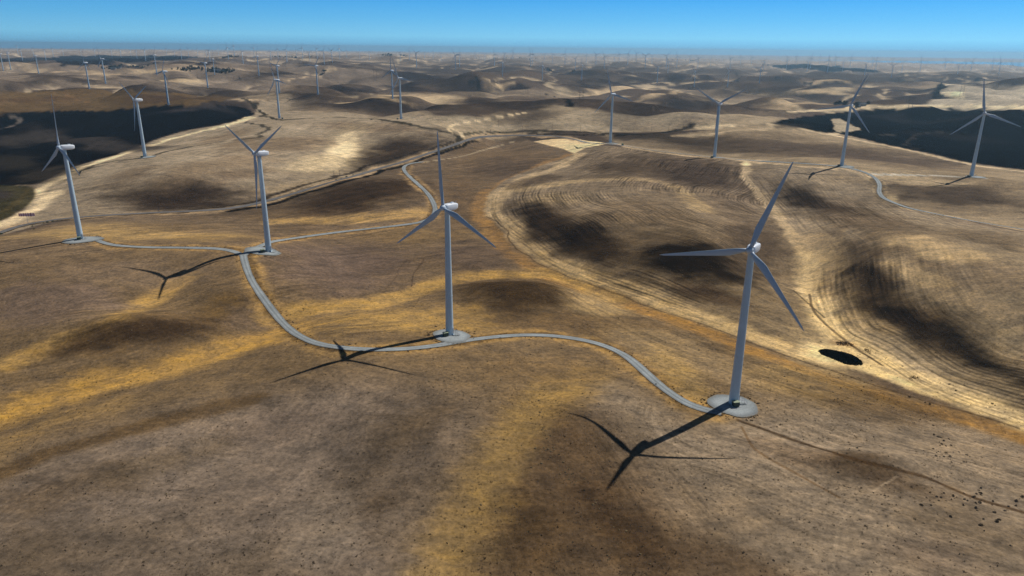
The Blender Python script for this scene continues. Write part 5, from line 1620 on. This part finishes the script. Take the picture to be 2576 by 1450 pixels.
for px, py, top, lab in [(953, 419, 404, "pole beside the valley road left of the S-bend"), (840, 443, 430, "left one of two poles beside the green bushes on the valley road"), (855, 442, 429, "right one of two poles beside the green bushes on the valley road"),
                         (1198, 309, 291, "pole standing beside the pale looping track"), (1254, 320, 303, "pole on the pale slope right of the looping track"), (1234, 338, 326, "pole behind the green ditch bushes"),
                         (1314, 337, 318, "leftmost pole of the row along the dark ditch"), (1389, 333, 313, "second pole from the left along the dark ditch"), (1460, 338, 316, "third pole from the left along the dark ditch"),
                         (1594, 338, 317, "pole right of the turbine along the dark ditch"), (1639, 331, 312, "second pole right of the turbine along the dark ditch"), (1682, 331, 312, "third pole right of the turbine along the dark ditch"), (1719, 326, 312, "rightmost pole of the row along the dark ditch"),
                         (400, 534, 522, "pole beside the valley road below the dark hollow"), (1023, 455 - 60, 383, "pole at the upper valley road near the leaning blade")]:
    pole(px, py, top, "wooden utility " + lab, "wooden poles along the valley")


def hframe(px, py, top, label):
    P = ground(px, py)[0]
    h = sight(px, top); sh = h[2] / np.hypot(h[0], h[1])
    H = min(max(CZ + sh * np.hypot(P[0], P[1]) - P[2], 15), 45)
    r = empty("transmission_pylon", (P[0], P[1], P[2]), 0.15)
    tag(r, label, "pylon", "twin-pole pylons")
    w = H * .17
    for s_ in (-1, 1):
        mb = MB(); mb.tube((s_ * w, 0, -1), (s_ * w, 0, H), .45, .3, 7); mb.obj("pole", M_WOOD, r)
    mb = MB(); mb.box((0, 0, H * .86), (w * 4, .5, .6)); mb.tube((-w, 0, H * .55), (w, 0, H * .84), .18); mb.tube((w, 0, H * .55), (-w, 0, H * .84), .18)
    mb.obj("crossarm", M_WOOD, r)


for px, py, top, lab in [(1462, 256, 229, "twin-pole pylon on the knoll right of the dark zigzag ditch"), (1325, 235, 219, "twin-pole pylon left of the dark zigzag ditch"), (1076, 220, 187, "twin-pole pylon right of the overlapping turbine pair"), (716, 178, 159, "twin-pole pylon on the pale far ridge at left"),
                         (944, 197, 173, "twin-pole pylon left of the overlapping turbine pair"), (1778, 286, 259, "twin-pole pylon left of the wide-Y turbine's tower"), (2290, 272, 241, "twin-pole pylon on the back edge of the right charcoal field"), (2418, 243, 214, "twin-pole pylon in the pale field at right"),
                         (1182, 254, 238, "twin-pole pylon in the brown hollow behind the pale crest")]:
    hframe(px, py, top, lab)

# banded marker on a pole by the valley road
P = ground(71, 563)[0]
d = sight(74, 540); R = np.hypot(P[0], P[1]); ztop = CZ + d[2] / np.hypot(d[0], d[1]) * R - P[2]
r = empty("banded_marker", (P[0], P[1], P[2]), math.radians(8))
tag(r, "pole holding a wide marker banded pink and dark red by the valley road", "marker")
mb = MB(); mb.tube((0, 0, -.5), (0, 0, ztop - 1.3), .16, .13, 8); mb.obj("pole", M_GALV, r)
mb = MB(); mb.box((0.2, 0, ztop), (12.6, .12, 2.6)); pk = mb.obj("panel", M_PINK, r)
for q, w_, h_ in [(-5.8, .35, 2.3), (-4.2, .5, 2.8), (-2.4, .5, 3.1), (-0.6, .4, 2.9), (1.2, .5, 3.1), (3.2, .7, 3.4), (5.8, .35, 2.0)]:
    mb = MB(); mb.box((q + .2, -.02, ztop + .02), (w_, .2, h_)); mb.obj("stripe", M_MAROON, r)

# ------------------------------------------------------------------ air between here and the horizon
hz = MB(); hz.box((0, 0, (170 + -70) / 2), (62000, 62000, 240))
haze = hz.obj("haze", None)
tag(haze, "thin blue haze over the hills", "haze", kind="stuff")
M_HAZE = bpy.data.materials.new("blue_haze"); M_HAZE.use_nodes = True
nt = M_HAZE.node_tree; nt.nodes.clear()
out = nt.nodes.new("ShaderNodeOutputMaterial"); pv = nt.nodes.new("ShaderNodeVolumePrincipled")
pv.inputs["Color"].default_value = (0.50, 0.80, 1.0, 1)
pv.inputs["Density"].default_value = 1 / 18000.0
pv.inputs["Anisotropy"].default_value = 0.35
nt.links.new(pv.outputs[0], out.inputs["Volume"])
haze.data.materials.append(M_HAZE)
haze.visible_shadow = True

# ------------------------------------------------------------------ sun and sky
sun = bpy.data.lights.new("sun", "SUN"); sun.energy = 5.0; sun.angle = math.radians(0.53); sun.color = (1.0, 0.965, 0.915)
so = bpy.data.objects.new("sun", sun); COL.objects.link(so)
sv = Vector((SUN_AZ[0] * math.cos(SUN_EL), SUN_AZ[1] * math.cos(SUN_EL), math.sin(SUN_EL)))
so.rotation_euler = sv.to_track_quat("Z", "Y").to_euler(); so.location = (0, 0, 400)
w = bpy.data.worlds.new("World"); scene.world = w; w.use_nodes = True
nt = w.node_tree; nt.nodes.clear(); N = nt.nodes.new; L = nt.links.new
out = N("ShaderNodeOutputWorld"); bg = N("ShaderNodeBackground"); sky = N("ShaderNodeTexSky")
sky.sky_type = "NISHITA"; sky.sun_disc = False; sky.sun_elevation = SUN_EL
sky.sun_rotation = math.atan2(SUN_AZ[0], SUN_AZ[1])
sky.altitude = 300; sky.air_density = 0.5; sky.dust_density = 0.25; sky.ozone_density = 2.0
# low sky as in the photograph: clear azure, paler towards the sun's side, a grey-blue band on the horizon
tc = N("ShaderNodeTexCoord"); sx = N("ShaderNodeSeparateXYZ"); L(tc.outputs["Generated"], sx.inputs[0])
ramp = N("ShaderNodeValToRGB"); mr = N("ShaderNodeMapRange"); mr.inputs[1].default_value = -0.01; mr.inputs[2].default_value = 0.09
L(sx.outputs["Z"], mr.inputs[0]); L(mr.outputs[0], ramp.inputs[0])
cr = ramp.color_ramp
cr.elements[0].position = 0.0; cr.elements[0].color = (*C(124, 186, 222), 1)
cr.elements[1].position = 1.0; cr.elements[1].color = (*C(52, 150, 228), 1)
for p_, c_ in ((0.12, C(120, 188, 228)), (0.24, C(132, 206, 244)), (0.45, C(106, 190, 242)), (0.72, C(74, 170, 240))):
    e = cr.elements.new(p_); e.color = (*c_, 1)
side = N("ShaderNodeMapRange"); side.inputs[1].default_value = -0.6; side.inputs[2].default_value = 0.6; side.inputs[3].default_value = 0.82; side.inputs[4].default_value = 1.12
L(sx.outputs["X"], side.inputs[0])
scl = N("ShaderNodeVectorMath"); scl.operation = "SCALE"; L(ramp.outputs[0], scl.inputs[0]); L(side.outputs[0], scl.inputs["Scale"])
k12 = N("ShaderNodeVectorMath"); k12.operation = "SCALE"; L(scl.outputs[0], k12.inputs[0]); k12.inputs["Scale"].default_value = 1.27 / 0.05
mixf = N("ShaderNodeMapRange"); mixf.inputs[1].default_value = 0.08; mixf.inputs[2].default_value = 0.3; L(sx.outputs["Z"], mixf.inputs[0])
mx = N("ShaderNodeMix"); mx.data_type = "RGBA"; L(mixf.outputs[0], mx.inputs[0]); L(k12.outputs[0], mx.inputs[6]); L(sky.outputs[0], mx.inputs[7])
L(mx.outputs[2], bg.inputs["Color"]); bg.inputs["Strength"].default_value = 0.05
L(bg.outputs[0], out.inputs["Surface"])

scene.view_settings.view_transform = "Standard"; scene.view_settings.look = "None"
scene.view_settings.exposure = -0.30; scene.view_settings.gamma = 1.0; scene.view_settings.use_curve_mapping = False
scene.render.engine = "CYCLES"
scene.cycles.use_denoising = True
scene.cycles.denoiser = 'OPENIMAGEDENOISE'
scene.cycles.denoising_input_passes = 'RGB_ALBEDO'
scene.cycles.denoising_prefilter = 'NONE'
scene.cycles.max_bounces = 4; scene.cycles.diffuse_bounces = 2; scene.cycles.volume_bounces = 0
scene.cycles.transparent_max_bounces = 4
